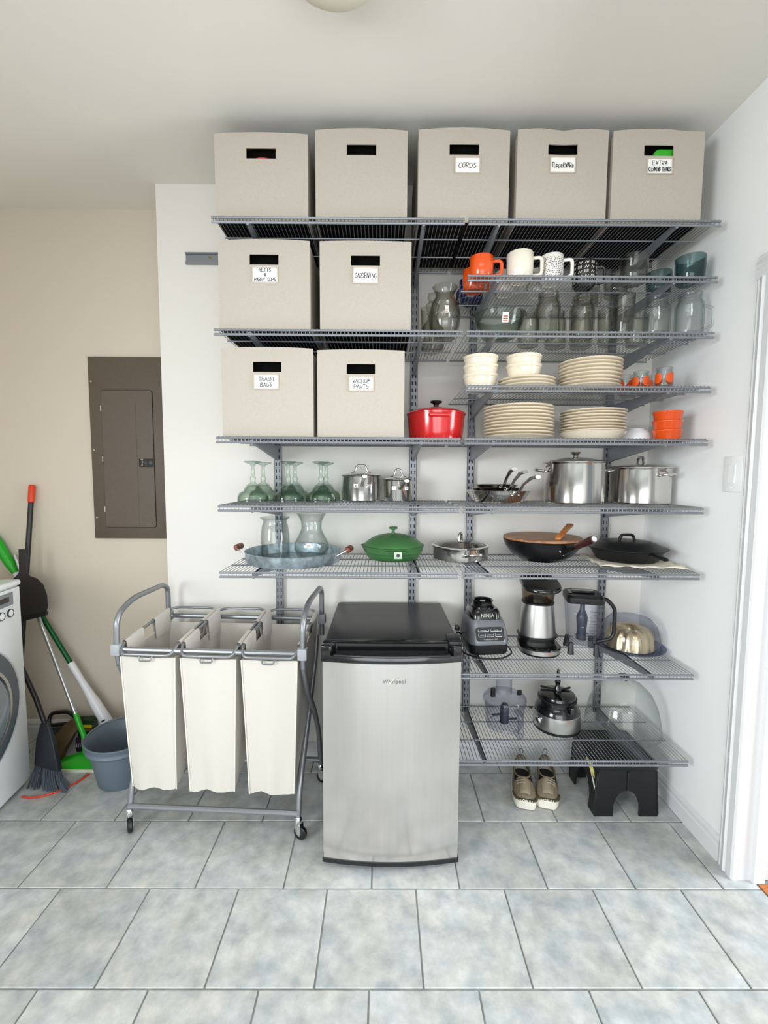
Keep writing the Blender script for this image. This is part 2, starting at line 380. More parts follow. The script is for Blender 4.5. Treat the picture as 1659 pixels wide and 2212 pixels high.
# upright casings and mitred head on the room side of the doorway
b.prism([(x, y) for y, x in cas], 'z', 0, 2.10 + 0.001)
b.prism([(x, -2.155 - y) for y, x in cas], 'z', 0, 2.10 + 0.001)
hd = [(x, 2.10 + (y + 0.676) ) for y, x in cas]
b.prism(hd, 'y', -1.555, -0.600)
struct(b.out('trim_1', TRIM, ang=25), 'white fluted door casing on the right wall', 'trim')
b = B(); b.box(0, 0.13, -0.674, -0.66, 0, 2.09); b.box(0.05, 0.09, -0.690, -0.674, 0, 2.08); b.box(0.125, 0.143, -0.674, -0.59, 0, 2.17)
b.box(0, 0.13, -1.50, -1.486, 0, 2.09); b.box(0, 0.13, -1.486, -0.674, 2.076, 2.09)
struct(b.out('trim_2', TRIM, smooth=False), 'white door jamb with door stop', 'trim')
# hall beyond the doorway
WOODF = wood_mat('oak_floor', '#9a4f1c', '#c87a35', 0.3, (4, 26, 26))
b = B(); b.box(0.12, 1.9, -2.2, 0.1, -0.05, -0.012)
hf = struct(b.out('floor_hall', M('subfloor', '#3a2415', 0.8), smooth=False), 'orange oak plank floor beyond the doorway', 'floor')
for i in range(8):
    b = B(); b.box(0.09 + i * 0.085, 0.09 + i * 0.085 + 0.083, -2.1, -0.60 if i == 0 else 0.05, -0.012, -0.002 + 0.0004 * (i % 3))
    if i == 0: b = B().box(0.065, 0.173, -1.48, -0.692, -0.012, 0.001)
    b.out('plank', WOODF, hf, smooth=False)
wall('wall_hall', 'pale hall wall beyond the doorway', PAINT, (1.9, 2.0, -2.2, 0.1, 0, H), (0.12, 1.9, 0.1, 0.2, 0, H))

# ceiling light
STEEL = M('stainless', '#d2cfca', 0.16, 1.0)
BRUSH = M('brushed_steel', '#cfcdc9', 0.3, 1.0, noise=(60, 0.06), stretch=(60, 60, 1))
CHROME = M('chrome', '#e2e2e2', 0.08, 1.0)
BLACK = M('black_plastic', '#141416', 0.35)
BLKMAT = M('black_matte', '#1b1b1c', 0.65)
WHITE = M('white_plastic', '#eeeeec', 0.35)
lt = thing('ceiling_light', 'round flush-mount ceiling light with frosted cream shade', 'ceiling light', (-1.40, -0.968, H))
B().lathe([(0, 0), (0.165, 0), (0.165, -0.02), (0.155, -0.026), (0, -0.026)], 40).out('ceiling_pan', M('pan_cream', '#dcd8c8', 0.4), lt)
B().lathe([(0.150, -0.026), (0.150, -0.035), (0.13, -0.065), (0.09, -0.085), (0.045, -0.094), (0, -0.096)], 40).out('shade', M('frosted_shade', '#e4e0cc', 0.45), lt)
B().lathe([(0, -0.094), (0.010, -0.097), (0.012, -0.105), (0.006, -0.113), (0, -0.115)], 16).out('finial', M('finial_nickel', '#b9b4a4', 0.3, 0.8), lt)

# electrical panel on the recessed wall
PB = M('panel_taupe', '#5d5145', 0.5, noise=(90, 0.05), bump=(200, 0.06))
p = thing('electrical_panel', 'brown metal electrical panel cover mounted on the recessed wall', 'electrical panel', (-2.59, YR, 1.10))
pw, ph = 0.385, 0.935
B().box(-pw / 2, pw / 2, -0.014, 0, 0, ph).out('cover', PB, p, bev=0.003)
dx0, dx1, dz0, dz1 = -0.128, 0.132, 0.06, 0.765
B().loft([rrect(dx1 - dx0, dz1 - dz0, 0.012, 0)], False, True)
s1 = [(x + (dx0 + dx1) / 2, -0.014, z + (dz0 + dz1) / 2) for x, z, _ in rrect(dx1 - dx0 + 0.006, dz1 - dz0 + 0.006, 0.014, 0)]
B().loft([[(x, -0.0145, z) for x, _, z in s1], [(x, -0.0150, z) for x, _, z in s1]]).out('door_gap', M('gap_dark', '#241e19', 0.8), p, smooth=False)
s2 = [(x + (dx0 + dx1) / 2, z + (dz0 + dz1) / 2) for x, z, _ in rrect(dx1 - dx0, dz1 - dz0, 0.012, 0)]
dr = B().loft([[(x, -0.0146, z) for x, z in s2], [(x, -0.0185, z) for x, z in s2]]).out('door', PB, p, smooth=False)
B().box(0.044, 0.047, -0.0195, -0.0184, dz0 + 0.01, dz1 - 0.06).out('crease', PB, dr, smooth=False)
lt_ = B().box(0.056, 0.130, -0.0205, -0.0184, 0.375, 0.418).out('latch', M('latch_black', '#17120f', 0.4), dr, bev=0.001)
B().box(0.098, 0.128, -0.023, -0.0204, 0.382, 0.411).out('latch_slide', BLACK, dr, bev=0.001)
lettering('latch_print', 'E·T·N', 0.016, M('print_white', '#d9d6d0', 0.6), dr, (0.071, -0.0207, 0.398), (PI / 2, PI / 2, 0), 0.0001)
for z in (0.14, 0.40, 0.66): B().box(dx0 - 0.006, dx0 - 0.001, -0.019, -0.014, z, z + 0.028).out('hinge', M('hinge_zinc', '#b9b3a6', 0.35, 0.9), p, smooth=False)
for z in (0.11, 0.46, 0.81): B().lathe([(0.005, 0), (0.005, 0.002), (0.003, 0.0035), (0, 0.004)], 10).out('screw', M('screw_zinc', '#b5aea0', 0.4, 0.9), p, loc=(-0.178, -0.014, z), rot=(PI / 2, 0, 0))

# light switch
p = thing('light_switch', 'white rocker light switch plate on the right wall', 'light switch', (0, -0.54, 1.448), -PI / 2)
B().box(-0.044, 0.044, -0.006, 0, -0.064, 0.064).out('plate', WHITE, p, bev=0.003)
B().box(-0.0175, 0.0175, -0.0075, -0.006, -0.034, 0.034).out('rocker_frame', WHITE, p, bev=0.0008)
B().prism([(-0.0072, -0.031), (-0.0108, -0.031), (-0.0080, 0.0), (-0.0085, 0.031), (-0.0072, 0.031)], 'x', -0.0145, 0.0145).out('rocker', WHITE, p, smooth=False)
for z in (-0.05, 0.05): B().ball((0, -0.006, z), 0.0028, 8).out('screw', WHITE, p)
# ------------------------------------------------------------ shelving
ZS = {1: 2.3726, 2: 2.175, 3: 1.9762, 4: 1.7775, 5: 1.5813, 6: 1.3219, 7: 1.066, 8: 0.6655, 9: 0.3086}
PLAT = M('platinum_metal', '#888b90', 0.40, 0.42)
SLOT_SHADE = M('standard_slot_shade', '#333437', 0.7, 0.2)  # dark colour stands in for shade inside the slotted channel
tr = thing('hang_track', 'grey metal hang track screwed along the wall top', 'shelf track', (0, 0, 2.43))
B().prism([(-0.001, -0.026), (-0.012, -0.026), (-0.012, -0.012), (-0.004, -0.008), (-0.004, 0.018), (-0.012, 0.020), (-0.012, 0.026), (-0.001, 0.026)], 'x', -2.185, -0.03).out('track_rail', PLAT, tr, smooth=False)
for x in (-2.075, -1.45, -0.6): B().lathe([(0.006, 0), (0.006, 0.002), (0, 0.004)], 10).out('screw', M('screw_brass', '#8f7a3e', 0.4, 0.9), tr, loc=(x, -0.004, 0.005), rot=(PI / 2, 0, 0))
def standard(x, z0, label):
    z1 = 2.42; t = thing('wall_standard', label, 'shelf standard', (x, 0, z0)); L = z1 - z0
    xs = [-0.0165, -0.0105, -0.0055, 0.0055, 0.0105, 0.0165]
    zs = [0.0]; holes = []
    z = 0.012
    while z + 0.03 < L:
        zs += [z, z + 0.017]; holes.append(len(zs) - 2); z += 0.032
    zs.append(L)
    b = B(); hs = set(holes); vi = {}
    for j, zz in enumerate(zs):
        for i, xx in enumerate(xs): vi[(i, j)] = len(b.v); b.v.append((xx, -0.0225, zz))
    for j in range(len(zs) - 1):
        for i in range(5):
            if j in hs and i in (1, 3): continue
            b.f.append((vi[(i, j)], vi[(i + 1, j)], vi[(i + 1, j + 1)], vi[(i, j + 1)]))
    b.out('slotted_face', PLAT, t, smooth=False)
    b = B(); b.box(-0.0165, -0.0150, -0.0225, -0.0125, 0, L); b.box(0.0150, 0.0165, -0.0225, -0.0125, 0, L)
    b.out('flange', PLAT, t, smooth=False)
    B().box(-0.0150, 0.0150, -0.0140, -0.0125, 0.0, L).out('slot_shade_plate', SLOT_SHADE, t, smooth=False)
    return t
standard(-1.768, 0.70, 'slotted grey wall standard farthest from the doorway, above the laundry sorter')
standard(-1.126, 0.60, 'slotted grey wall standard rising behind the small fridge')
standard(-0.852, 0.27, 'long slotted grey wall standard behind the blender base')
standard(-0.200, 0.27, 'long slotted grey wall standard closest to the room corner')
SW = 0.920; YF = -0.461; YB = -0.028
def wire_mesh():
    b = B(); n = 64; r = 0.0013
    for i in range(n):
        x = 0.006 + (SW - 0.012) * i / (n - 1)
        b.tube([(x, YB, -r), (x, YF + 0.004, -r), (x, YF + 0.004, -0.023)], r, 4)
    return b
protoS = thing('wire_shelf', 'x', 'wire shelf', (0, 0, 0))
tag(wire_mesh().out('deck_wires', PLAT, protoS), kind='stuff')
B().tube([(0, YF + 0.003, -0.0070), (SW, YF + 0.003, -0.0070)], 0.0042, 8).out('front_rod', PLAT, protoS)
B().tube([(0, YF + 0.003, -0.0230), (SW, YF + 0.003, -0.0230)], 0.0046, 8).out('front_rod', PLAT, protoS)
for y in (-0.315, -0.17): B().tube([(0, y, -0.0062), (SW, y, -0.0062)], 0.0032, 8).out('cross_rod', PLAT, protoS)
B().tube([(0, YB - 0.002, -0.0062), (SW, YB - 0.002, -0.0062)], 0.0034, 8).out('back_rod', PLAT, protoS)
def bracket_mesh():
    b = B()
    pr = [(-0.0226, -0.0098), (-0.447, -0.0098), (-0.452, -0.014), (-0.450, -0.022), (-0.0226, -0.075)]
    b.prism(pr, 'x', -0.0060, -0.0045); b.prism(pr, 'x', 0.0045, 0.0060)
    b.prism([(-0.450, -0.022), (-0.0226, -0.075), (-0.0226, -0.0765), (-0.450, -0.0235)], 'x', -0.0060, 0.0060)
    b.prism([(-0.4475, -0.0098), (-0.4525, -0.014), (-0.4515, -0.0235), (-0.449, -0.022), (-0.4505, -0.0145), (-0.446, -0.0098)], 'x', -0.0060, 0.0060)
    return b
def add_bracket(x, root, first=[None]):
    if first[0] is None:
        k = bracket_mesh().out('bracket', PLAT, root, smooth=False); k.location = (x, 0, 0)
        c = B().ball((0, -0.4535, -0.0245), 0.0062, 10).out('bracket_cap', M('cap_clear_grey', '#a9adb2', 0.2, 0.5), k)
        first[0] = (k, c)
    else:
        k = first[0][0].copy(); COL.objects.link(k); k.parent = root; k.location = (x, 0, 0)
        c = first[0][1].copy(); COL.objects.link(c); c.parent = k
shelf_labels = {
 ('L', 1): 'wire shelf holding two canvas bins without cards', ('L', 3): 'wire shelf holding the party cups and gardening bins',
 ('L', 5): 'wire shelf holding the trash bags bin, vacuum bin and red pot', ('L', 6): 'wire shelf with upturned glasses and two saucepans', ('L', 7): 'wire shelf with galvanized tray and green pan',
 ('R', 1): 'wire shelf holding three bins with cards by the side wall', ('R', 2): 'wire shelf with coffee mugs and glass tumblers', ('R', 3): 'wire shelf with mason jars and clear glassware',
 ('R', 4): 'wire shelf with cream bowls and small orange-patterned jars', ('R', 5): 'wire shelf with dinner plate stacks and orange ramekins', ('R', 6): 'wire shelf with stock pots and frying pans',
 ('R', 7): 'wire shelf with wok and cast-iron skillet', ('R', 8): 'wire shelf with blender, jar and cake carrier', ('R', 9): 'lowest wire shelf with food processor and glass dome'}
firstS = True
for (side, k), lb in shelf_labels.items():
    x0 = -1.8975 if side == 'L' else -0.9635
    if firstS: s = protoS; firstS = False; s.location = (x0, 0, ZS[k]); s['label'] = lb; s['group'] = 'wire shelves'
    else: s = dup(protoS, (x0, 0, ZS[k]), 0, lb, 'wire shelves')
    shelf_objs = globals().setdefault('SHELF', {}); shelf_objs[(side, k)] = s
for (side, k), s in SHELF.items():
    for x in ((-1.768, -1.126) if side == 'L' else (-0.852, -0.200)):
        add_bracket(x - (-1.8975 if side == 'L' else -0.9635), s)

# ------------------------------------------------------------ canvas bins
CANVAS = M('canvas_greige', '#b6ada1', 0.85, noise=(220, 0.05), bump=(500, 0.35))
BIN_SHADE = M('bin_interior_shade', '#0d0b0a', 0.95, spec=0.1)  # near-black, so the bin interior looks unlit
CARD = M('card_white', '#f3f1ec', 0.7); INK = M('ink', '#2b2a30', 0.7)
FRAME = M('card_holder_plastic', '#c2b6a8', 0.25, 0.1, coat=0.5)
def bin_(x0, x1, s, hgt, yf, label, lines=None, card_dx=0.0, bow=0.010, dent=None, rz=0.0, group=None, hollow=False):
    w_ = x1 - x0; d = 0.37; t = 0.004
    p = thing('storage_bin', label, 'storage bin', ((x0 + x1) / 2, yf + d / 2, ZS[s] + 0.001), rz, group)
    hw, hz0, hz1 = 0.054, hgt - 0.088, hgt - 0.052
    xs = sorted(set([-w_ / 2 + w_ * i / 12 for i in range(13)] + [-hw, hw])); xs = [q for q in xs if not (abs(abs(q) - hw) < 0.012 and abs(abs(q) - hw) > 1e-9)]
    zs = [0, hgt * 0.3, hgt * 0.55, hz0, hz1, hgt - 0.006, hgt]
    def disp(x, z):
        q = 1 - (2 * x / w_) ** 2; zz = z / hgt
        up = bow * q * zz ** 6
        if dent: up -= dent[1] * math.exp(-((x - dent[0]) / 0.05) ** 2) * zz ** 6
        return (x, -d / 2 - 0.004 * q * math.sin(PI * min(zz, 1)) , z + up)
    fr = B(); n = len(xs)
    for layer in (0, t):
        for z in zs:
            for x in xs:
                a = disp(x, z); fr.v.append((a[0], a[1] + layer, a[2]))
    NL = n * len(zs)
    skip = set((i, j) for i in range(n - 1) for j in range(len(zs) - 1) if zs[j] >= hz0 - 1e-9 and zs[j + 1] <= hz1 + 1e-9 and xs[i] >= -hw - 1e-9 and xs[i + 1] <= hw + 1e-9)
    cells = set((i, j) for i in range(n - 1) for j in range(len(zs) - 1)) - skip
    V = lambda i, j, l: l * NL + j * n + i
    for (i, j) in cells:
        fr.f.append((V(i, j, 0), V(i + 1, j, 0), V(i + 1, j + 1, 0), V(i, j + 1, 0)))
        fr.f.append((V(i, j, 1), V(i, j + 1, 1), V(i + 1, j + 1, 1), V(i + 1, j, 1)))
        for di, dj, a, c in ((-1, 0, (i, j), (i, j + 1)), (1, 0, (i + 1, j), (i + 1, j + 1)), (0, -1, (i, j), (i + 1, j)), (0, 1, (i, j + 1), (i + 1, j + 1))):
            if (i + di, j + dj) not in cells: fr.f.append((V(*a, 0), V(*c, 0), V(*c, 1), V(*a, 1)))
    fr.out('front_panel', CANVAS, p, ang=40)
    b = B(); hs = hgt - 0.016
    b.box(-w_ / 2, -w_ / 2 + t, -d / 2 + t, d / 2, 0, hs); b.box(w_ / 2 - t, w_ / 2, -d / 2 + t, d / 2, 0, hs)
    b.box(-w_ / 2 + t, w_ / 2 - t, d / 2 - t, d / 2, 0, hs)
    b.out('side_panels', CANVAS, p, smooth=False)
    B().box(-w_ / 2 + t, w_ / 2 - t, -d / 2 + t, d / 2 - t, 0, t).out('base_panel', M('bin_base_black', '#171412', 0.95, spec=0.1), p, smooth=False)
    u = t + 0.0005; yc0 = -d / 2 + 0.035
    B().loft([rrect(w_ - 2 * u, d / 2 - u - yc0, 0.01, u, cy=(yc0 + d / 2 - u) / 2), rrect(w_ - 2 * u, d / 2 - u - yc0, 0.01, hs - 0.005, cy=(yc0 + d / 2 - u) / 2), rrect(w_ - 0.05, d / 2 - u - yc0 - 0.05, 0.01, hs, cy=(yc0 + d / 2 - u) / 2)]).out('hole_shade_block', BIN_SHADE, p, ang=40)  # dark block added behind the handle hole to read as shade
    B().box(-w_ / 2 + u, w_ / 2 - u, -d / 2 + u, yc0 - 0.0005, u, u + 0.002).out('lining', BIN_SHADE, p, smooth=False)
    if lines:
        cx = card_dx; z1 = hz0 - 0.004; z0 = z1 - 0.062; y = -d / 2 - 0.0045
        k = B(); k.box(cx - 0.048, cx - 0.0435, y - 0.003, y + 0.002, z0, z1); k.box(cx + 0.0435, cx + 0.048, y - 0.003, y + 0.002, z0, z1)
        k.box(cx - 0.0435, cx + 0.0435, y - 0.003, y + 0.002, z0, z0 + 0.005); k.box(cx - 0.0435, cx + 0.0435, y - 0.0025, y + 0.002, z1 - 0.008, z1)
        k.out('card_holder', FRAME, p, bev=0.0007, bseg=1)
        c_ = B().box(cx - 0.0435, cx + 0.0435, y - 0.001, y + 0.001, z0 + 0.005, z1 - 0.006).out('card', CARD, p, smooth=False)
        m = len(lines); hh = {1: 0.017, 2: 0.0145, 3: 0.0115}[m]
        top = (z0 + z1) / 2 - 0.001 + (m * hh * 1.45) / 2
        handwriting('handwriting', lines, hh, cx, [top - (i + 1) * hh * 1.45 + hh * 0.2 for i in range(m)], y - 0.0013, c_, INK)
    return p
YBF = -0.424
g1 = 'canvas bins without cards'
bin_(-1.893, -1.552, 1, 0.303, YBF, 'canvas bin without card, bright red glimpsed through its handle hole', None, bow=0.006, rz=0.0, group=g1, hollow=True)
bin_(-1.524, -1.186, 1, 0.318, YBF, 'canvas bin without card, beside the bin reading CORDS', None, bow=0.008, group=g1)
bin_(-1.146, -0.811, 1, 0.322, YBF, 'canvas bin with white card reading CORDS', ['CORDS'], 0.012, 0.009)
bin_(-0.783, -0.450, 1, 0.326, YBF, 'canvas bin with dented rim and a one-word card, beside the CORDS bin', ['TUppeRWARe'], 0.0, 0.007, dent=(0.0, 0.010))
bin_(-0.432, -0.096, 1, 0.324, YBF, 'canvas bin with card reading EXTRA CLEANING THINGS, green showing inside', ['EXTRA', 'CLEANING THINGS'], 0.004, 0.009, dent=(0.09, 0.004), hollow=True)
bin_(-1.888, -1.546, 3, 0.326, YBF, 'canvas bin with three-line card reading PARTY CUPS', ['YETIS', '&', 'PARTY CUPS'], 0.004, 0.006)
bin_(-1.510, -1.168, 3, 0.326, YBF, 'canvas bin with card reading GARDENING', ['GARDENING'], 0.0, 0.003)
bin_(-1.885, -1.537, 5, 0.330, YBF, 'canvas bin with card reading TRASH BAGS', ['TRASH', 'BAGS'], -0.004, 0.006)
bin_(-1.522, -1.190, 5, 0.325, YBF, 'canvas bin with card reading VACUUM PARTS', ['VACUUM', 'PARTS'], 0.002, 0.004)
# what shows through two handle holes
def slab_in_bin(name, label, cat, x, s, w2, h2, mat, round_):
    o = B().loft([[(xx, -0.010, zz + h2 / 2) for xx, zz, _ in rrect(w2, h2, round_, 0, 8)], [(xx, 0.010, zz + h2 / 2) for xx, zz, _ in rrect(w2, h2, round_, 0, 8)]]).out(name, mat, bev=0.004, loc=(x, YBF + 0.0175, ZS[s] + 0.0075))
    return tag(o, label, cat)
slab_in_bin('red_pouch', 'bright red pouch inside the cardless bin by the recessed wall', 'pouch', -1.722, 1, 0.10, 0.222, M('red_plastic', '#d2261c', 0.45), 0.045)
q = slab_in_bin('green_pouch', 'bright green refill pouch inside the EXTRA CLEANING THINGS bin', 'pouch', -0.225, 1, 0.10, 0.262, M('bottle_green', '#2fae22', 0.35), 0.02)
# ------------------------------------------------------------ crockery and glassware
CREAM = M('cream_stoneware', '#ecdfc8', 0.22, coat=0.3)
WHITEC = M('white_ceramic', '#ece7de', 0.2, coat=0.3)
ORANGE = M('orange_glaze', '#e2500f', 0.25, coat=0.4)
NAVY = M('navy_glaze', '#151f52', 0.25, coat=0.4)
BLACKC = M('black_glaze', '#191817', 0.3, coat=0.3)
GLASS = GL('clear_glass', '#fcfdfd', '#b4bfbd', 1.6)
GLASSG = GL('green_tint_glass', '#f3f8f4', '#93a89b', 1.6)
GLASSJ = GL('jar_glass', '#f6f6f3', '#a6a49a', 2.2)
GLASST = GL('teal_glass', '#c3d6d6', '#4f7078', 1.4)
CLEARP = GL('clear_plastic', '#f8f9fc', '#aab0c4', 1.3)
SMOKE = GL('smoky_plastic', '#cbbfae', '#6a5d50', 1.3)
def z(s): return ZS[s] + 0.0005
def mug(x, y, s, r, h, mat, ang, label, group=None, handle=None, name='coffee_mug', taper=0.94, seg=36):
    p = thing(name, label, 'mug', (x, y, z(s)), ang, group); t = 0.004
    B().lathe([(0, 0.003), (r * 0.72 * taper, 0.003), (r * 0.75 * taper, 0), (r * 0.82 * taper, 0), (r * taper, 0.010), (r, h * 0.5), (r, h - 0.002), (r - t / 2, h), (r - t, h - 0.002), (r - t, 0.02), (r * 0.7, 0.008), (0, 0.008)], seg).out('body', mat, p, ang=50)
    hh = handle or h * 0.62
    pts = rc([(r - 0.003, 0, h * 0.82), (r + 0.030, 0, h * 0.82), (r + 0.030, 0, h * 0.82 - hh), (r - 0.004, 0, h * 0.82 - hh * 1.02)], 0.022, 6)
    B().tube(pts, 0.0052, 8, flat=1.3).out('handle', mat, p, ang=60)
    return p
def printed(p, r, h, rows, mat, rr, name='printed_lettering'):
    b = B()
    for k in range(rows):
        zz = h * 0.12 + (h * 0.76) * k / rows; a = 0.4
        while a < 5.9:
            wd = rr.uniform(0.06, 0.22)
            for q in range(max(1, int(wd / 0.07))):
                a0 = a + q * 0.07; a1 = min(a0 + 0.062, a + wd)
                if rr.random() < 0.85:
                    vs = [(r * math.cos(t), r * math.sin(t), v) for t, v in ((a0, zz), (a1, zz), (a1, zz + h * 0.026), (a0, zz + h * 0.026))]
                    b.add(vs, [(0, 1, 2, 3)])
            a += wd + 0.05
    b.out(name, mat, p, smooth=False)
mug(-0.901, -0.400, 2, 0.0445, 0.083, ORANGE, -0.15, 'bright orange coffee mug at the edge of the mug shelf')
mug(-0.908, -0.292, 2, 0.0445, 0.083, ORANGE, 0.5, 'orange coffee mug tucked behind the other orange mug')
pm = mug(-0.893, -0.165, 2, 0.052, 0.098, NAVY, 2.2, 'dark navy mug with pale print, farthest back behind the orange mugs')
printed(pm, 0.0523, 0.098, 4, M('navy_print', '#b9b6bd', 0.6), random.Random(5))
mug(-0.752, -0.388, 2, 0.0500, 0.102, M('cream_glaze', '#e9dfcf', 0.25, coat=0.3), -0.25, 'plain cream coffee mug beside the orange mug')
mug(-0.775, -0.262, 2, 0.042, 0.088, WHITEC, 0.2, 'small white mug behind the plain cream mug')
pm = mug(-0.625, -0.372, 2, 0.0440, 0.101, WHITEC, -0.35, 'white mug covered in lines of small grey writing')
printed(pm, 0.0443, 0.101, 12, M('mug_ink', '#55505a', 0.6), random.Random(3))
pm = mug(-0.640, -0.255, 2, 0.0430, 0.098, WHITEC, 0.1, 'white printed mug half hidden behind the written mug')
printed(pm, 0.0433, 0.098, 9, M('mug_ink', '#55505a', 0.6), random.Random(4))
pm = mug(-0.480, -0.330, 2, 0.0450, 0.098, BLACKC, -0.2, 'black mug with white hand-drawn zigzag marks')
def zig(p, r, h, mat):
    b = B(); rr = random.Random(2)
    def seg_(a0, z0, a1, z1, th=0.0022):
        d = Vector((r * (a1 - a0), z1 - z0)); d.normalize(); n = Vector((-d.y, d.x)) * th / 2
        vs = []
        for a, q, s_ in ((a0, z0, 1), (a0, z0, -1), (a1, z1, -1), (a1, z1, 1)):
            aa = a + s_ * n.x / r; vs.append((r * math.cos(aa), r * math.sin(aa), q + s_ * n.y))
        b.add(vs, [(0, 1, 2, 3)])
    for row in range(5):
        z0 = 0.012 + row * 0.017; a = 0.7
        while a < 5.7:
            if (row + int(a * 2)) % 3 == 2:
                for q in range(4): seg_(a + q * 0.09, z0, a + q * 0.09 + 0.01, z0 + 0.011)
            else:
                for q in range(3): seg_(a + q * 0.11, z0 + (0.009 if q % 2 else 0), a + (q + 1) * 0.11, z0 + (0 if q % 2 else 0.009))
            a += 0.55
    b.out('zigzag_marks', mat, p, smooth=False)
zig(pm, 0.0453, 0.098, M('mark_white', '#d8d2c6', 0.7))
def glassmug(x, y, s, r, h, ang, label, mat, group=None, hnd=True):
    p = thing('glass_mug' if hnd else 'glass_tumbler', label, 'glass mug' if hnd else 'tumbler', (x, y, z(s)), ang, group); t = 0.004
    B().lathe([(0, 0), (r * 0.86, 0), (r * 0.93, 0.006), (r, h * 0.6), (r, h - 0.001), (r - t / 2, h), (r - t, h - 0.002), (r * 0.86, 0.016), (0, 0.014)], 32).out('body', mat, p, ang=60)
    if hnd:
        B().tube(rc([(r - 0.002, 0, h * 0.8), (r + 0.028, 0, h * 0.78), (r + 0.026, 0, h * 0.25), (r - 0.004, 0, h * 0.2)], 0.022, 5), 0.005, 8).out('handle', mat, p, ang=60)
    return p
glassmug(-0.315, -0.385, 2, 0.051, 0.098, 0.1, 'clear glass mug at the shelf edge beside teal tumblers', GLASSJ)
glassmug(-0.315, -0.255, 2, 0.047, 0.088, 0.3, 'clear glass mug in the middle of the mug shelf, behind another glass mug', GLASSJ)
glassmug(-0.385, -0.150, 2, 0.047, 0.088, 0.3, 'clear glass mug by the back wall on the mug shelf', GLASSJ)
glassmug(-0.098, -0.385, 2, 0.051, 0.096, 0, 'teal glass tumbler at the shelf edge, near the corner', GLASST, hnd=False)
glassmug(-0.148, -0.270, 2, 0.047, 0.090, 0, 'teal glass tumbler behind the other teal tumbler', GLASST, hnd=False)
# glass pitcher vase, stopper bottle, tall glass
STK = M('price_sticker', '#e9e1d6', 0.6); STKR = M('sticker_red_print', '#b0432e', 0.6)
def vase(name, x, y, s, prof, label, mat, cat='vase', zz=0.0, sticker=None, group=None, mod=None):
    p = thing(name, label, cat, (x, y, z(s) + zz), 0, group)
    t = 0.0025
    inner = [(max(r - t, 0), q) for r, q in reversed(prof) if r > 0.003 and q > 0.006]
    B().lathe([(0, 0)] + prof + inner + [(max(prof[0][0] - 0.004, 0.004), 0.008), (0, 0.007)], 40, mod=mod).out('body', mat, p, ang=60)
    if sticker:
        a, z0, z1, hw, r = sticker
        k = B(); vs = [(r * math.cos(t_), r * math.sin(t_), v) for t_, v in ((a - hw / r, z0), (a, z0), (a + hw / r, z0), (a + hw / r, z1), (a, z1), (a - hw / r, z1))]
        k.add(vs, [(0, 1, 4, 5), (1, 2, 3, 4)]); o = k.out('sticker', STK, p, smooth=False)
        rr_ = r + 0.0003; zm = z0 + (z1 - z0) * 0.45
        k = B()
        for q in range(3):
            zq = z0 + (z1 - z0) * (0.12 + 0.16 * q)
            vs = [(rr_ * math.cos(t_), rr_ * math.sin(t_), v) for t_, v in ((a - 0.7 * hw / r, zq), (a + 0.6 * hw / r, zq), (a + 0.6 * hw / r, zq + (z1 - z0) * 0.07), (a - 0.7 * hw / r, zq + (z1 - z0) * 0.07))]
            k.add(vs, [(0, 1, 2, 3)])
        k.out('sticker_print', STKR, o, smooth=False)
    return p
vase('glass_vase', -1.028, -0.325, 3, [(0.034, 0), (0.040, 0.004), (0.058, 0.05), (0.062, 0.10), (0.052, 0.14), (0.036, 0.165), (0.036, 0.178), (0.048, 0.200), (0.050, 0.203)],
     'smoky clear swirled glass vase beside the gardening bin', GLASSJ, mod=lambda a, r, q: r * (1 + 0.02 * math.sin(10 * a + 40 * q)), sticker=(-PI / 2, 0.085, 0.112, 0.007, 0.0635))
p = vase('decanter', -1.058, -0.155, 3, [(0.045, 0), (0.052, 0.02), (0.052, 0.09), (0.022, 0.135), (0.020, 0.155), (0.026, 0.160)], 'clear glass decanter with ball stopper behind the swirled vase', GLASSJ, 'decanter')
B().lathe([(0, 0.150), (0.014, 0.150), (0.014, 0.165), (0.028, 0.180), (0.030, 0.195), (0.014, 0.212), (0.022, 0.225), (0.018, 0.245), (0, 0.252)], 24).out('stopper', GLASSJ, p)
vase('drinking_glass', -1.090, -0.245, 3, [(0.018, 0), (0.020, 0.004), (0.026, 0.12), (0.028, 0.15)], 'tall narrow drinking glass against the shelf standard, behind the gardening bin', GLASSJ, 'glass')
# big glass bowl and jars on shelf 3
p = thing('glass_bowl', 'wide clear glass mixing bowl with price sticker', 'bowl', (-0.818, -0.355, z(3)))
B().lathe([(0, 0), (0.060, 0), (0.066, 0.004), (0.088, 0.045), (0.097, 0.078), (0.103, 0.080), (0.104, 0.084), (0.094, 0.084), (0.084, 0.045), (0.06, 0.010), (0, 0.008)], 40).out('body', GLASSG, p, ang=60)
k = B(); k.add([(-0.012, -0.0925, 0.03), (0.012, -0.0925, 0.03), (0.012, -0.100, 0.065), (-0.012, -0.100, 0.065)], [(0, 1, 2, 3)]); o = k.out('sticker', STK, p, smooth=False)
k = B()
for q in range(3): k.add([(-0.009, -0.0938 - q * 0.0018, 0.033 + q * 0.008), (0.009, -0.0938 - q * 0.0018, 0.033 + q * 0.008), (0.009, -0.0948 - q * 0.0018, 0.037 + q * 0.008), (-0.009, -0.0948 - q * 0.0018, 0.037 + q * 0.008)], [(0, 1, 2, 3)])
k.out('sticker_print', STKR, o, smooth=False)
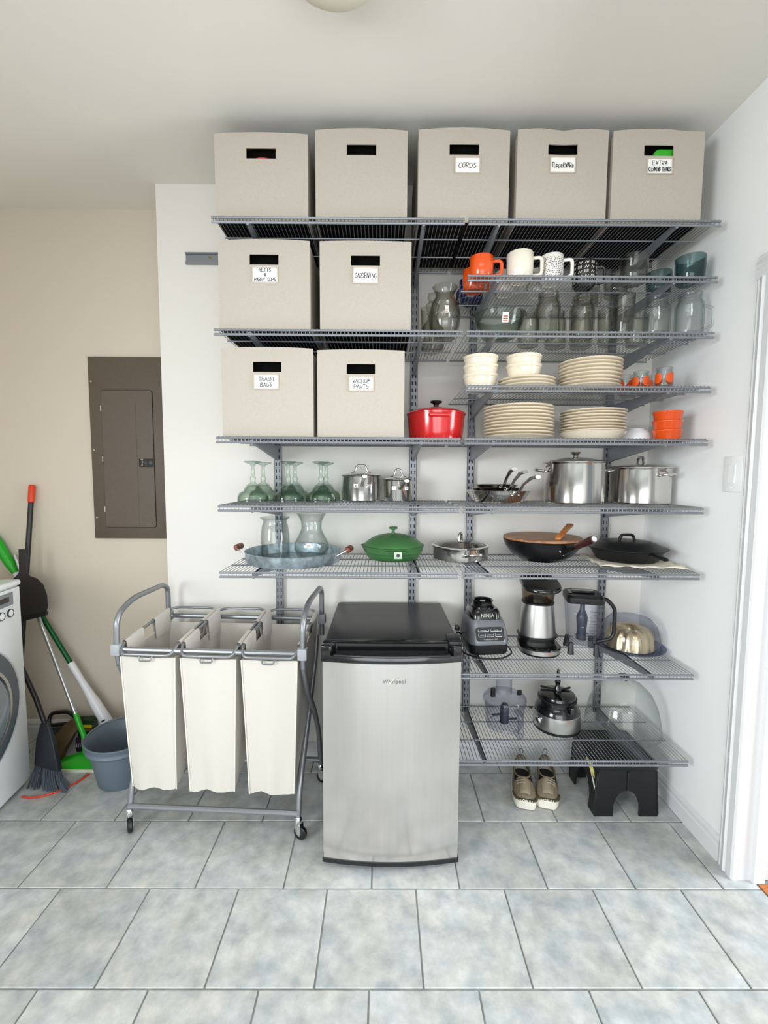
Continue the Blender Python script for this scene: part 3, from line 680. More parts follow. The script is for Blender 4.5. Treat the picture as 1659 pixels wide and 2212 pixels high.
def mason(x, y, label, h=0.168, r=0.046, hnd=False, ang=0.0, mat=None, group=None):
    mat = mat or GLASSJ
    p = thing('glass_jar', label, 'jar', (x, y, z(3)), ang, group); n = r * 0.80
    B().lathe([(0, 0.004), (r * 0.8, 0), (r * 0.95, 0.003), (r, 0.012), (r, h * 0.68), (r * 0.97, h * 0.74), (n, h * 0.83), (n, h * 0.86), (n + 0.003, h * 0.88), (n, h * 0.905), (n + 0.0025, h * 0.93), (n, h * 0.955), (n + 0.001, h * 0.99),
               (n - 0.002, h), (n - 0.004, h * 0.985), (n - 0.004, h * 0.85), (r - 0.005, h * 0.70), (r - 0.005, 0.016), (0, 0.010)], 32).out('body', mat, p, ang=50)
    if hnd: B().tube(rc([(r - 0.003, 0, h * 0.72), (r + 0.034, 0, h * 0.66), (r + 0.032, 0, h * 0.24), (r - 0.003, 0, h * 0.2)], 0.03, 6), 0.0055, 8).out('handle', mat, p, ang=60)
    return p
gj = 'mason jars behind the two at the shelf edge'
mason(-0.630, -0.365, 'mason jar at the shelf edge, next to the glass bowl')
mason(-0.488, -0.345, 'mason jar at the shelf edge, below the black zigzag mug', 0.165)
mason(-0.665, -0.235, 'mason jar standing behind the shelf-edge mason jars', 0.150, 0.043, group=gj)
mason(-0.545, -0.220, 'mason jar standing behind the shelf-edge mason jars', 0.150, 0.043, group=gj)
mason(-0.435, -0.215, 'mason jar standing behind the shelf-edge mason jars', 0.150, 0.043, group=gj)
def tumbler(x, y, r, h, label, mat=None, s=3, group=None):
    return vase('glass_tumbler', x, y, s, [(r * 0.8, 0), (r * 0.85, 0.004), (r * 0.97, h * 0.6), (r, h)], label, mat or GLASSJ, 'tumbler', group=group)
tumbler(-0.335, -0.365, 0.040, 0.160, 'tall clear tumbler beside the mason jars at the shelf edge')
tumbler(-0.345, -0.255, 0.038, 0.145, 'clear tumbler behind the tall tumbler on the jar shelf')
tumbler(-0.225, -0.260, 0.046, 0.120, 'short wide clear tumbler behind the facing tumblers on the jar shelf')
mason(-0.212, -0.375, 'rounded clear jar mug with small handle beside the tumblers', 0.150, 0.048, True, 1.2, GLASS)
mason(-0.083, -0.372, 'clear jar mug with handle toward the side wall', 0.168, 0.050, True, -0.2, GLASS)
# plates and bowls
def plate_mesh(r, hgt=0.019):
    return B().lathe([(0, 0.003), (r * 0.56, 0.003), (r * 0.58, 0), (r * 0.62, 0), (r * 0.66, 0.004), (r * 0.90, hgt * 0.72), (r * 0.985, hgt * 0.80), (r, hgt * 0.92), (r * 0.985, hgt), (r * 0.90, hgt * 0.95), (r * 0.68, 0.0085), (0, 0.0075)], 48)
def place_word(o, k, n, label):
    o['label'] = label if 0 < k < n - 1 and n != 3 else (('topmost ' if k == n - 1 else 'bottom ' if k == 0 else 'middle ') + label)
def plates(x, y, s, r, n, pitch, label, group, z0=0.0, mat=CREAM, wob=0.002, hgt=0.019):
    rr = random.Random(int(r * 1000) + n); first = None
    for k in range(n):
        if first is None: o = first = plate_mesh(r, hgt).out('dinner_plate', mat, ang=50); tag(o, label, 'plate', group)
        else: o = first.copy(); COL.objects.link(o)
        place_word(o, k, n, label)
        o.location = (x + rr.uniform(-wob, wob), y + rr.uniform(-wob, wob), z(s) + z0 + k * pitch)
def bowl_mesh(r, h):
    return B().lathe([(0, 0.003), (r * 0.60, 0.003), (r * 0.62, 0), (r * 0.70, 0), (r * 0.76, 0.006), (r * 0.90, h * 0.55), (r * 0.945, h * 0.80), (r * 0.985, h * 0.82), (r * 0.985, h * 0.88), (r * 0.965, h * 0.89), (r, h * 0.97), (r * 0.985, h), (r * 0.95, h * 0.985), (r * 0.88, h * 0.6), (r * 0.68, 0.012), (0, 0.010)],
                     48, mod=lambda a, q, zz: q * (1 + (0.012 * math.sin(40 * a) if 0.815 * h < zz < 0.885 * h and q > r * 0.97 else 0)))
def bowls(x, y, s, r, h, n, pitch, label, group, z0=0.0, mat=CREAM):
    first = None
    for k in range(n):
        if first is None: o = first = bowl_mesh(r, h).out('cereal_bowl', mat, ang=50); tag(o, label, 'bowl', group)
        else: o = first.copy(); COL.objects.link(o)
        place_word(o, k, n, label)
        o.location = (x, y, z(s) + z0 + k * pitch); o.rotation_euler = (0, 0, k)
bowls(-0.876, -0.310, 4, 0.070, 0.066, 3, 0.0355, 'cream beaded bowl in the stack of three on the bare shelf', 'stack of three cream bowls')
plates(-0.690, -0.315, 4, 0.112, 3, 0.0135, 'cream salad plate under the two cream bowls', 'plates under the two cream bowls')
bowls(-0.705, -0.318, 4, 0.071, 0.066, 2, 0.036, 'cream beaded bowl standing on salad plates', 'two bowls on salad plates', 0.0360)
plates(-0.438, -0.315, 4, 0.121, 8, 0.0137, 'cream thick-rimmed plate in the tall stack beside orange-patterned jars', 'thick-rimmed plate stack', wob=0.004)
plates(-0.712, -0.290, 5, 0.141, 10, 0.0130, 'cream dinner plate in the ten-plate stack beside the red pot', 'ten-plate dinner stack')
o = B().lathe([(0, 0.003), (0.085, 0.003), (0.087, 0), (0.094, 0), (0.105, 0.010), (0.126, 0.030), (0.130, 0.034), (0.126, 0.036), (0.100, 0.016), (0.08, 0.010), (0, 0.009)], 48).out('serving_bowl', CREAM, ang=50, loc=(-0.405, -0.290, z(5)))
tag(o, 'cream shallow bowl under the plate stack next to the upturned white bowl', 'bowl')
plates(-0.405, -0.290, 5, 0.128, 8, 0.0115, 'cream side plate in the stack beside the upturned white bowl', 'side plates on a shallow bowl', 0.0225)
o = B().lathe([(0.060, 0), (0.063, 0.002), (0.061, 0.02), (0.050, 0.042), (0.034, 0.052), (0.033, 0.056), (0.029, 0.056), (0.028, 0.052), (0, 0.052), (0, 0.048), (0.03, 0.048), (0.046, 0.038), (0.057, 0.018), (0.0585, 0.002)], 40, closed=False).out('upturned_bowl', M('white_porcelain', '#eef0f2', 0.12, coat=0.5), ang=50, loc=(-0.205, -0.255, z(5)))
tag(o, 'white porcelain bowl upside down beside the orange ramekins', 'bowl')
first = None
for k in range(3):
    if first is None:
        h = 0.042; r = 0.055
        first = o = B().lathe([(0, 0.002), (r * 0.78, 0), (r * 0.82, 0.002), (r * 0.86, 0.006), (r * 0.93, h * 0.78), (r * 0.98, h * 0.84), (r, h * 0.97), (r * 0.98, h), (r * 0.93, h * 0.97), (r * 0.86, 0.010), (0, 0.008)], 96,
              mod=lambda a, q, zz: q * (1 + 0.012 * math.cos(32 * a)) if 0.004 < zz < 0.035 and q > r * 0.85 else q).out('ramekin', ORANGE, ang=60)
        tag(o, 'orange fluted ramekin in the stack of three', 'ramekin', 'orange ramekin stack')
    else: o = first.copy(); COL.objects.link(o)
    place_word(o, k, 3, 'orange fluted ramekin in the stack of three')
    o.location = (-0.128, -0.345, z(5) + k * 0.0365)
# small jars with orange pattern
def pjar(x, y, label):
    p = thing('patterned_jar', label, 'jar', (x, y, z(4)), random.uniform(-.2, .2), 'small orange-patterned jars'); r = 0.031; h = 0.078
    B().lathe([(0, 0.003), (r * 0.8, 0), (r * 0.95, 0.003), (r, 0.010), (r, h * 0.70), (r * 0.84, h * 0.82), (r * 0.84, h * 0.85), (r * 0.92, h * 0.88), (r * 0.92, h * 0.97), (r * 0.86, h), (r * 0.76, h * 0.98), (r * 0.76, h * 0.84), (r - 0.003, h * 0.68), (r - 0.003, 0.010), (0, 0.008)], 28).out('body', GLASS, p, ang=50)
    k = B(); R = r + 0.0004
    for q in range(4):
        a0 = q * PI / 2 + 0.35; n = 10
        c0 = len(k.v)
        for i in range(n + 1):
            t = -1 + 2 * i / n; aa = a0 + 0.60 * t; hz = 0.019 * max(0.0, 1 - abs(t) ** 2.5) ** 0.5
            k.v += [(R * math.cos(aa), R * math.sin(aa), h * 0.46 - hz), (R * math.cos(aa), R * math.sin(aa), h * 0.46 + hz)]
        for i in range(n): k.f.append((c0 + 2 * i, c0 + 2 * i + 2, c0 + 2 * i + 3, c0 + 2 * i + 1))
    k.out('orange_pattern', M('orange_enamel', '#e0561a', 0.4), p, smooth=False)
for q, (x, y) in enumerate([(-0.238, -0.335), (-0.185, -0.400), (-0.262, -0.262), (-0.180, -0.262), (-0.212, -0.195)]):
    pjar(x, y, ['small orange-patterned glass jar beside the thick plates, at mid shelf', 'small orange-patterned glass jar at the shelf edge, by the corner', 'small orange-patterned glass jar tucked behind the thick plates',
                'small orange-patterned glass jar behind the shelf-edge one', 'small orange-patterned glass jar farthest back against the wall'][q])
# red dutch oven
RED = M('red_enamel', '#c90f14', 0.2, coat=0.6)
p = thing('dutch_oven', 'glossy red enamel dutch oven with black knob', 'pot', (-1.047, -0.245, z(5)))
B().lathe([(0, 0.002), (0.100, 0), (0.108, 0.004), (0.113, 0.02), (0.119, 0.095), (0.121, 0.108), (0.114, 0.108), (0.108, 0.02), (0, 0.012)], 48).out('body', RED, p, ang=45)
ld = B().lathe([(0.123, 0.1085), (0.1235, 0.114), (0.115, 0.120), (0.08, 0.133), (0.035, 0.140), (0, 0.141), (0, 0.136), (0.08, 0.128), (0.113, 0.115), (0.115, 0.1085)], 48, closed=False).out('lid', RED, p, ang=45)
B().lathe([(0, 0.1405), (0.012, 0.1405), (0.010, 0.148), (0.013, 0.156), (0.025, 0.162), (0.026, 0.166), (0.022, 0.169), (0, 0.170)], 24).out('knob', BLACK, ld, ang=50)
for sgn in (-1, 1):
    b = B(); b.prism([(-0.045, 0.0), (0.045, 0.0), (0.040, 0.022), (-0.040, 0.022)], 'z', 0.088, 0.1035); b.v = [(x, sgn * (-0.114 - y), q) for x, y, q in b.v]
    b.out('side_handle', RED, p, bev=0.005, bseg=3)
# ------------------------------------------------------------ stemware and cookware, eye-level shelf
def goblet(x, y, label):
    h = 0.172; p = thing('margarita_glass', label, 'stemmed glass', (x, y, z(6)), 0, 'upturned margarita glasses')
    prof = [(0.064, 0), (0.066, 0.002), (0.064, 0.022), (0.056, 0.038), (0.040, 0.046), (0.036, 0.056), (0.024, 0.072), (0.012, 0.078), (0.010, 0.090), (0.013, 0.100), (0.008, 0.110), (0.0065, 0.150), (0.012, 0.158), (0.036, 0.167), (0.038, 0.170), (0.034, h), (0, h - 0.002)]
    inn = [(0, 0.070), (0.018, 0.068), (0.032, 0.054), (0.037, 0.043), (0.053, 0.035), (0.0615, 0.020), (0.063, 0)]
    B().lathe(inn + prof, 36).out('body', GLASSG, p, ang=60)
for i, (x, y) in enumerate([(-1.826, -0.238), (-1.818, -0.100), (-1.675, -0.238), (-1.672, -0.100), (-1.534, -0.240), (-1.530, -0.102)]):
    goblet(x, y, ['upturned green-tinted margarita glass farthest from the saucepans, at the shelf edge', 'upturned green-tinted margarita glass farthest from the saucepans, by the wall', 'upturned green-tinted margarita glass in the middle, at the shelf edge',
                  'upturned green-tinted margarita glass in the middle, by the wall', 'upturned green-tinted margarita glass beside the saucepan, at the shelf edge', 'upturned green-tinted margarita glass beside the saucepan, by the wall'][i])
def pot_body(r, h, t=0.003):
    return B().lathe([(0, 0), (r * 0.96, 0), (r, 0.004), (r, h - 0.006), (r + 0.004, h), (r + 0.002, h + 0.001), (r - t, h - 0.004), (r - t, 0.006), (0, 0.006)], 56)
def loop(p, w_, hgt, base, name, mat, r=0.0045, ang=0.0, off=0.0):
    q = rc([(-w_ / 2 - 0.012, 0, 0), (-w_ / 2 + 0.004, 0, 0.004), (-w_ / 2 + 0.012, 0, hgt), (w_ / 2 - 0.012, 0, hgt), (w_ / 2 - 0.004, 0, 0.004), (w_ / 2 + 0.012, 0, 0)], 0.016, 5)
    c, s = math.cos(ang), math.sin(ang)
    B().tube([(v.x * c, v.x * s, v.z + base) for v in q], r, 8).out(name, mat, p, ang=60)
def side_loop(p, r, zz, ang, name, mat, w_=0.075, d=0.035, rise=0.006, rt=0.005):
    q = rc([(r - 0.002, -w_ / 2, zz), (r + d, -w_ / 2 + 0.008, zz + rise), (r + d, w_ / 2 - 0.008, zz + rise), (r - 0.002, w_ / 2, zz)], 0.022, 5)
    c, s = math.cos(ang), math.sin(ang)
    h = B().tube([(v.x * c - v.y * s, v.x * s + v.y * c, v.z) for v in q], rt, 8).out(name, mat, p, ang=60)
    for sg in (-1, 1):
        x0, y0 = r - 0.001, sg * w_ / 2
        B().ball((x0 * c - y0 * s, x0 * s + y0 * c, zz), 0.009, 10, 0.7).out('handle_mount', mat, h)
def saucepan(x, y, r, h, label, ha):
    p = thing('saucepan', label, 'saucepan', (x, y, z(6)))
    pot_body(r, h).out('body', STEEL, p, ang=40)
    ld = B().lathe([(r + 0.004, h + 0.0015), (r + 0.005, h + 0.004), (r * 0.9, h + 0.009), (r * 0.4, h + 0.017), (0, h + 0.019), (0, h + 0.016), (r * 0.9, h + 0.005), (r * 0.97, h + 0.0015)], 56, closed=False).out('lid', STEEL, p, ang=40)
    loop(ld, r * 0.75, 0.036, h + 0.013, 'lid_handle', STEEL, 0.0042, ang=0.15)
    c, s = math.cos(ha), math.sin(ha); pts = [(r - 0.001, 0, h * 0.62), (r + 0.02, 0, h * 0.64), (r + 0.06, 0, h * 0.80), (r + 0.12, 0, h * 0.95 + 0.002), (r + 0.165, 0, h * 0.98)]
    hd = B().tube([(a * c, a * s, q) for a, _, q in pts], [0.011, 0.008, 0.008, 0.0095, 0.0105], 10, flat=0.6).out('handle', STEEL, p, ang=60)
    rv = B()
    for sg in (-1, 1):
        a = ha + sg * 0.028 / r
        ct = (r + 0.001) * math.cos(a), (r + 0.001) * math.sin(a)
        M3 = Matrix.Rotation(a, 3, 'Z')
        B().cbox((ct[0], ct[1], h * 0.62), (0.004, 0.020, 0.018), M3).out('handle_bracket', STEEL, hd, bev=0.0015, bseg=1)
        B().ball((ct[0] + 0.003 * math.cos(a), ct[1] + 0.003 * math.sin(a), h * 0.62), 0.0045, 8).out('rivet', CHROME, hd)
    return p
saucepan(-1.368, -0.125, 0.086, 0.112, 'larger stainless saucepan with domed lid and loop knob', -1.47)
saucepan(-1.200, -0.115, 0.064, 0.094, 'small stainless saucepan with tall lid loop beside larger saucepan', -1.45)
def frypan(x, y, r, h, zz, ha, label, up=0.055):
    p = thing('frying_pan', label, 'frying pan', (x, y, z(6) + zz), 0, 'nested frying pans'); 
    B().lathe([(0, 0), (r * 0.70, 0), (r * 0.78, 0.006), (r * 0.93, h * 0.75), (r, h), (r - 0.002, h + 0.001), (r * 0.91, h * 0.76), (r * 0.76, 0.009), (0, 0.004)], 56).out('body', STEEL, p, ang=40)
    c, s = math.cos(ha), math.sin(ha); pts = [(r * 0.93, 0, h * 0.72), (r + 0.012, 0, h * 0.9), (r + 0.05, 0, h + up * 0.55), (r + 0.10, 0, h + up), (r + 0.14, 0, h + up * 1.08)]
    hd = B().tube([(a * c, a * s, q) for a, _, q in pts], [0.012, 0.007, 0.007, 0.0105, 0.012], 10, flat=0.6).out('handle', STEEL, p, ang=60)
    for sg in (-1, 1):
        a = ha + sg * 0.12; B().ball((r * 0.955 * math.cos(a), r * 0.955 * math.sin(a), h * 0.66), 0.004, 8).out('rivet', CHROME, hd)
frypan(-0.760, -0.180, 0.140, 0.052, 0.0, -1.27, 'widest stainless frying pan at the bottom of the nested three')
frypan(-0.763, -0.178, 0.114, 0.042, 0.0220, -1.40, 'middle stainless frying pan of the nested three', 0.062)
frypan(-0.766, -0.176, 0.092, 0.038, 0.0390, -1.53, 'smallest stainless frying pan on top of the nested three', 0.060)
p = thing('stock_pot', 'tall stainless stock pot with flared lid knob and side loops', 'stock pot', (-0.425, -0.185, z(6)))
r, h = 0.127, 0.172
pot_body(r, h).out('body', STEEL, p, ang=40)
ld = B().lathe([(r + 0.005, h + 0.0015), (r + 0.006, h + 0.005), (r * 0.95, h + 0.010), (r * 0.4, h + 0.024), (0, h + 0.026), (0, h + 0.022), (r * 0.95, h + 0.006), (r * 0.97, h + 0.0015)], 56).out('lid', STEEL, p, ang=40)
B().lathe([(0, h + 0.0255), (0.011, h + 0.0255), (0.010, h + 0.034), (0.022, h + 0.046), (0.023, h + 0.049), (0, h + 0.049)], 24).out('knob', STEEL, ld, ang=40)
for a, dd in ((PI - 0.25, 0.042), (-0.12, 0.024)): side_loop(p, r, h * 0.80, a, 'side_handle', STEEL, 0.10, dd)
p = thing('stock_pot', 'stainless stock pot with upright lid handle nearest the side wall', 'stock pot', (-0.137, -0.185, z(6)))
r, h = 0.122, 0.150
pot_body(r, h).out('body', STEEL, p, ang=40)
ld = B().lathe([(r + 0.005, h + 0.0015), (r + 0.006, h + 0.005), (r * 0.95, h + 0.010), (r * 0.4, h + 0.020), (0, h + 0.021), (0, h + 0.018), (r * 0.95, h + 0.006), (r * 0.97, h + 0.0015)], 56).out('lid', STEEL, p, ang=40)
loop(ld, 0.085, 0.034, h + 0.016, 'lid_handle', STEEL, 0.0055, ang=1.35)
side_loop(p, r, h * 0.80, -1.2, 'side_handle', STEEL, 0.07, 0.026)
# ------------------------------------------------------------ shelf with tray and pans
GALV = M('galvanized', '#a9b6bd', 0.38, 0.7, noise=(42, 0.34), bump=(45, 0.6))
p = thing('serving_tray', 'round galvanized metal tray with two wooden-grip handles', 'tray', (-1.655, -0.232, z(7)), 0.0)
B().lathe([(0, 0), (0.198, 0), (0.200, 0.003), (0.205, 0.040), (0.208, 0.046), (0.205, 0.048), (0.2035, 0.044), (0.1975, 0.004), (0, 0.003)], 64).out('body', GALV, p, ang=40)
WOODG = wood_mat('turned_wood', '#5a2413', '#7d3a20', 0.35, (10, 10, 40))
for a in (PI - 0.07, -0.14):
    c, s = math.cos(a), math.sin(a)
    q = rc([(0.203, -0.045, 0.034), (0.245, -0.036, 0.056), (0.245, 0.036, 0.056), (0.203, 0.045, 0.034)], 0.006, 3)
    hd = B().tube([(v.x * c - v.y * s, v.x * s + v.y * c, v.z) for v in q], 0.0024, 6).out('handle', CHROME, p, ang=60)
    g = B().lathe([(0, -0.034), (0.010, -0.033), (0.014, -0.025), (0.0115, -0.016), (0.0145, 0), (0.0115, 0.016), (0.014, 0.025), (0.010, 0.033), (0, 0.034)], 14)
    R3 = Matrix.Rotation(a, 3, 'Z') @ Matrix.Rotation(PI / 2, 3, 'X')
    g.v = [tuple(R3 @ Vector(v) + Vector((0.245 * c, 0.245 * s, 0.056))) for v in g.v]
    g.out('wooden_grip', WOODG, hd, ang=50)
vase('glass_vase', -1.742, -0.205, 7, [(0.062, 0), (0.064, 0.003), (0.062, 0.10), (0.056, 0.145), (0.050, 0.160), (0.052, 0.170), (0.066, 0.182)], 'straight clear glass vase with flared lip standing in the tray', GLASS, zz=0.0038)
vase('glass_vase', -1.582, -0.205, 7, [(0.050, 0), (0.060, 0.006), (0.076, 0.045), (0.074, 0.070), (0.055, 0.105), (0.043, 0.135), (0.046, 0.165), (0.060, 0.195), (0.064, 0.199)], 'bulbous clear glass carafe vase with sticker standing in the tray', GLASS, zz=0.0038, sticker=(-PI / 2, 0.060, 0.078, 0.010, 0.0772))
GREEN = M('sage_green_enamel', '#3f6f3e', 0.45, bump=(400, 0.1))
p = thing('saute_pan', 'green lidded pan with mushroom knob and square tag', 'pan', (-1.222, -0.172, z(7)))
B().lathe([(0, 0), (0.098, 0), (0.112, 0.006), (0.124, 0.026), (0.127, 0.034), (0.130, 0.036), (0.136, 0.058), (0.139, 0.062), (0.134, 0.062), (0.122, 0.03), (0.095, 0.008), (0, 0.006)], 56,
          mod=lambda a, q, zz: q * (1 + (0.05 * math.exp(-(((a - PI + PI) % (2 * PI) - PI) / 0.16) ** 2) if False else 0.045 * (math.exp(-((a - PI) / 0.14) ** 2)) if zz > 0.04 else 0))).out('body', GREEN, p, ang=40)
ld = B().lathe([(0.1335, 0.0625), (0.132, 0.066), (0.112, 0.082), (0.08, 0.100), (0.04, 0.110), (0, 0.112), (0, 0.108), (0.08, 0.095), (0.125, 0.0665), (0.128, 0.0625)], 56).out('lid', GREEN, p, ang=40)
B().lathe([(0, 0.1115), (0.010, 0.1115), (0.007, 0.118), (0.007, 0.130), (0.019, 0.134), (0.020, 0.139), (0.017, 0.142), (0, 0.142)], 24).out('knob', GREEN, ld, ang=45)
tb = B().box(-0.038, 0.052, -0.148, -0.130, 0.049, 0.054).out('handle_bar', GREEN, p, bev=0.002)
B().box(0.0, 0.034, -0.153, -0.1475, 0.024, 0.053).out('square_tag', M('pale_green', '#b9c8b2', 0.5), tb, bev=0.002)
B().lathe([(0, 0), (0.007, 0), (0.007, 0.002), (0, 0.003)], 14).out('tag_button', M('dark_slate', '#2b3338', 0.4), tb, loc=(0.017, -0.153, 0.039), rot=(PI / 2, 0, 0))
p = thing('saute_pan', 'stainless saute pan with glass lid and metal loop handles', 'pan', (-0.920, -0.165, z(7)))
r, h = 0.122, 0.056
pot_body(r, h).out('body', STEEL, p, ang=40)
ld = B().lathe([(r - 0.008, h + 0.004), (r * 0.7, h + 0.018), (r * 0.3, h + 0.026), (0, h + 0.027)], 48).out('glass_lid', GLASSJ, p, ang=60)
B().lathe([(r + 0.005, h + 0.001), (r + 0.006, h + 0.006), (r - 0.008, h + 0.007), (r - 0.008, h + 0.003)], 48, closed=True).out('lid_rim', STEEL, ld, ang=40)
lp = rc([(-0.022, 0, h + 0.024), (-0.018, 0, h + 0.058), (0.018, 0, h + 0.058), (0.022, 0, h + 0.024)], 0.014, 5)
B().tube([(v.x * 0.4 , v.x * 0.9, v.z) for v in lp], 0.006, 8).out('lid_handle', STEEL, ld, ang=60)
side_loop(p, r, h * 0.52, -PI / 2 + 0.28, 'side_handle', STEEL, 0.075, 0.038, 0.012, 0.0065)
side_loop(p, r, h * 0.52, PI / 2 + 0.28 + 0.3, 'side_handle', STEEL, 0.05, 0.02, 0.004, 0.005)
# wok
IRON = M('black_iron', '#17181a', 0.32, 0.35, noise=(30, 0.2))
p = thing('wok', 'black carbon-steel wok with wooden lid and dark wooden handle', 'wok', (-0.562, -0.192, z(7)))
B().lathe([(0, 0), (0.075, 0), (0.092, 0.004), (0.132, 0.030), (0.158, 0.066), (0.168, 0.094), (0.164, 0.095), (0.150, 0.062), (0.10, 0.012), (0, 0.008)], 56).out('body', IRON, p, ang=40)
WLID = wood_mat('acacia_wood', '#84502f', '#b98a62', 0.45, (2, 22, 22))
a0 = [(-0.150, -0.055), (-0.105, -0.108), (0.0, -0.150), (0.105, -0.108), (0.150, -0.055), (0.150, 0.055), (0.105, 0.108), (0.0, 0.150), (-0.105, 0.108), (-0.150, 0.055)]
lid = []
for k in range(40):
    t = 2 * PI * k / 40; lid.append((0.1665 * math.cos(t), 0.1665 * math.sin(t)))
wl = B().prism(lid, 'z', 0.0955, 0.106).out('wooden_lid', WLID, p, bev=0.002, bseg=1)
R3 = Matrix.Rotation(-1.30, 3, 'Z')
hp = [(0.150, 0, 0.060), (0.175, 0, 0.070), (0.215, 0, 0.088), (0.225, 0, 0.093), (0.300, 0, 0.128), (0.318, 0, 0.136)]
sk = B().tube([R3 @ Vector(q) for q in hp[:4]], [0.016, 0.010, 0.009, 0.011], 10).out('handle_socket', IRON, p, ang=60)
B().tube([R3 @ Vector(q) for q in hp[3:]], [0.0125, 0.0155, 0.0150], 12).out('handle_grip', M('dark_mahogany', '#3c1512', 0.25, coat=0.5), p, ang=60)
B().tube([R3 @ Vector((0.318, 0, 0.136)), R3 @ Vector((0.3205, 0, 0.1372))], 0.011, 12).out('handle_cap', M('cap_silver', '#d8d8d8', 0.25, 0.6), p)
for q in ((-0.05, 0.062), (0.05, 0.064), (0.0, 0.046)):
    rr_ = 0.1585 if q[1] > 0.05 else 0.148
    c_ = R3 @ Vector((rr_ * math.cos(q[0] * 3), rr_ * math.sin(q[0] * 3), q[1])); B().ball(tuple(c_), 0.005, 10).out('rivet', CHROME, sk)
sp = thing('wooden_spatula', 'orange-brown wooden spatula lying on the wok lid', 'spatula', (-0.497, -0.262, z(7) + 0.1290), 0.95)
sp.rotation_euler = (0, -0.20, 0.95)
B().prism([(-0.095, -0.012), (0.03, -0.013), (0.11, -0.017), (0.115, -0.010), (0.112, 0.012), (0.03, 0.011), (-0.095, 0.010), (-0.10, 0)], 'z', 0.0, 0.010).out('blade', wood_mat('cherry_wood', '#b06428', '#d08a45', 0.4, (3, 30, 30)), sp, bev=0.002)
# cast iron skillet on a folded cloth
cl = B(); n = 18; nx, ny = n, 14
for j in range(ny + 1):
    for i in range(nx + 1):
        u_, v_ = i / nx - 0.5, j / ny - 0.5
        x, y = u_ * 0.335, v_ * 0.30
        ed = max(abs(u_), abs(v_)) * 2
        zz = 0.0035 + 0.0015 * math.sin(9 * u_ + 5 * v_) + (0.003 * math.sin(25 * (u_ - v_)) if ed > 0.85 else 0)
        cl.v.append((x + 0.004 * math.sin(14 * v_), y + 0.004 * math.sin(11 * u_), max(zz, 0.0015)))
for j in range(ny):
    for i in range(nx): cl.f.append((j * (nx + 1) + i, j * (nx + 1) + i + 1, (j + 1) * (nx + 1) + i + 1, (j + 1) * (nx + 1) + i))
me_ = cl.out('folded_cloth', M('cream_linen', '#efe6d3', 0.85, bump=(300, 0.2)), ang=80, loc=(-0.190, -0.225, z(7)), rot=(0, 0, -0.12))
md = me_.modifiers.new('thick', 'SOLIDIFY'); md.thickness = 0.003; md.offset = -1
tag(me_, 'cream linen cloth folded under the cast-iron skillet', 'cloth')
CAST = M('cast_iron', '#1a1b1d', 0.42, 0.3, bump=(300, 0.15))
p = thing('cast_iron_skillet', 'black cast-iron skillet with domed lid on cream cloth', 'skillet', (-0.192, -0.205, z(7) + 0.0080))
B().lathe([(0, 0), (0.118, 0), (0.124, 0.004), (0.148, 0.045), (0.158, 0.050), (0.148, 0.051), (0.138, 0.046), (0.117, 0.008), (0, 0.006)], 56).out('body', CAST, p, ang=40)
ld = B().lathe([(0.162, 0.0515), (0.163, 0.055), (0.140, 0.062), (0.118, 0.074), (0.095, 0.081), (0.04, 0.084), (0, 0.084), (0, 0.080), (0.118, 0.068), (0.145, 0.0545), (0.148, 0.0515)], 56).out('lid', CAST, p, ang=40)
lp = rc([(-0.034, 0, 0.082), (-0.026, 0, 0.108), (0.026, 0, 0.108), (0.034, 0, 0.082)], 0.022, 6)
B().tube(lp, 0.0062, 10).out('lid_handle', CAST, ld, ang=60)
R3 = Matrix.Rotation(-1.42, 3, 'Z')
B().tube([R3 @ Vector(q) for q in ((0.140, 0, 0.044), (0.165, 0, 0.044), (0.205, 0, 0.040), (0.225, 0, 0.038), (0.235, 0, 0.038))], [0.012, 0.009, 0.0115, 0.012, 0.007], 10, flat=0.7).out('handle', CAST, p, ang=60)
# ------------------------------------------------------------ appliances shelf
GREYP = M('grey_plastic', '#7b7f84', 0.35, 0.35)
GLOSSB = M('gloss_black', '#0e0e10', 0.15, coat=0.5)
p = thing('countertop_blender', 'black and grey blender motor base with button panel', 'blender base', (-0.815, -0.205, z(8)), 0.10)
B().loft([rrect(0.160, 0.180, 0.030, 0.006), rrect(0.170, 0.190, 0.034, 0.014), rrect(0.172, 0.192, 0.036, 0.050)]).out('lower_housing', BLACK, p, ang=40)
B().loft([rrect(0.174, 0.194, 0.036, 0.050), rrect(0.176, 0.196, 0.036, 0.064), rrect(0.160, 0.164, 0.034, 0.128, cy=0.014), rrect(0.150, 0.146, 0.032, 0.146, cy=0.020)]).out('shell', GREYP, p, ang=40)
B().loft([rrect(0.132, 0.132, 0.030, 0.146, cy=0.020), rrect(0.128, 0.126, 0.030, 0.176, cy=0.022), rrect(0.112, 0.112, 0.030, 0.188, cy=0.024)]).out('upper_housing', GLOSSB, p, ang=40)
B().lathe([(0, 0.188), (0.052, 0.188), (0.052, 0.192), (0.044, 0.200), (0.044, 0.212), (0.047, 0.216), (0.043, 0.219), (0.037, 0.216), (0.036, 0.200), (0, 0.200)], 32, c=(0, 0.024, 0)).out('drive_socket', GLOSSB, p, ang=40)
B().lathe([(0, 0.2), (0.014, 0.2), (0.012, 0.212), (0, 0.213)], 8, c=(0, 0.024, 0)).out('drive_gear', M('gear_white', '#cfcfcb', 0.5), p)
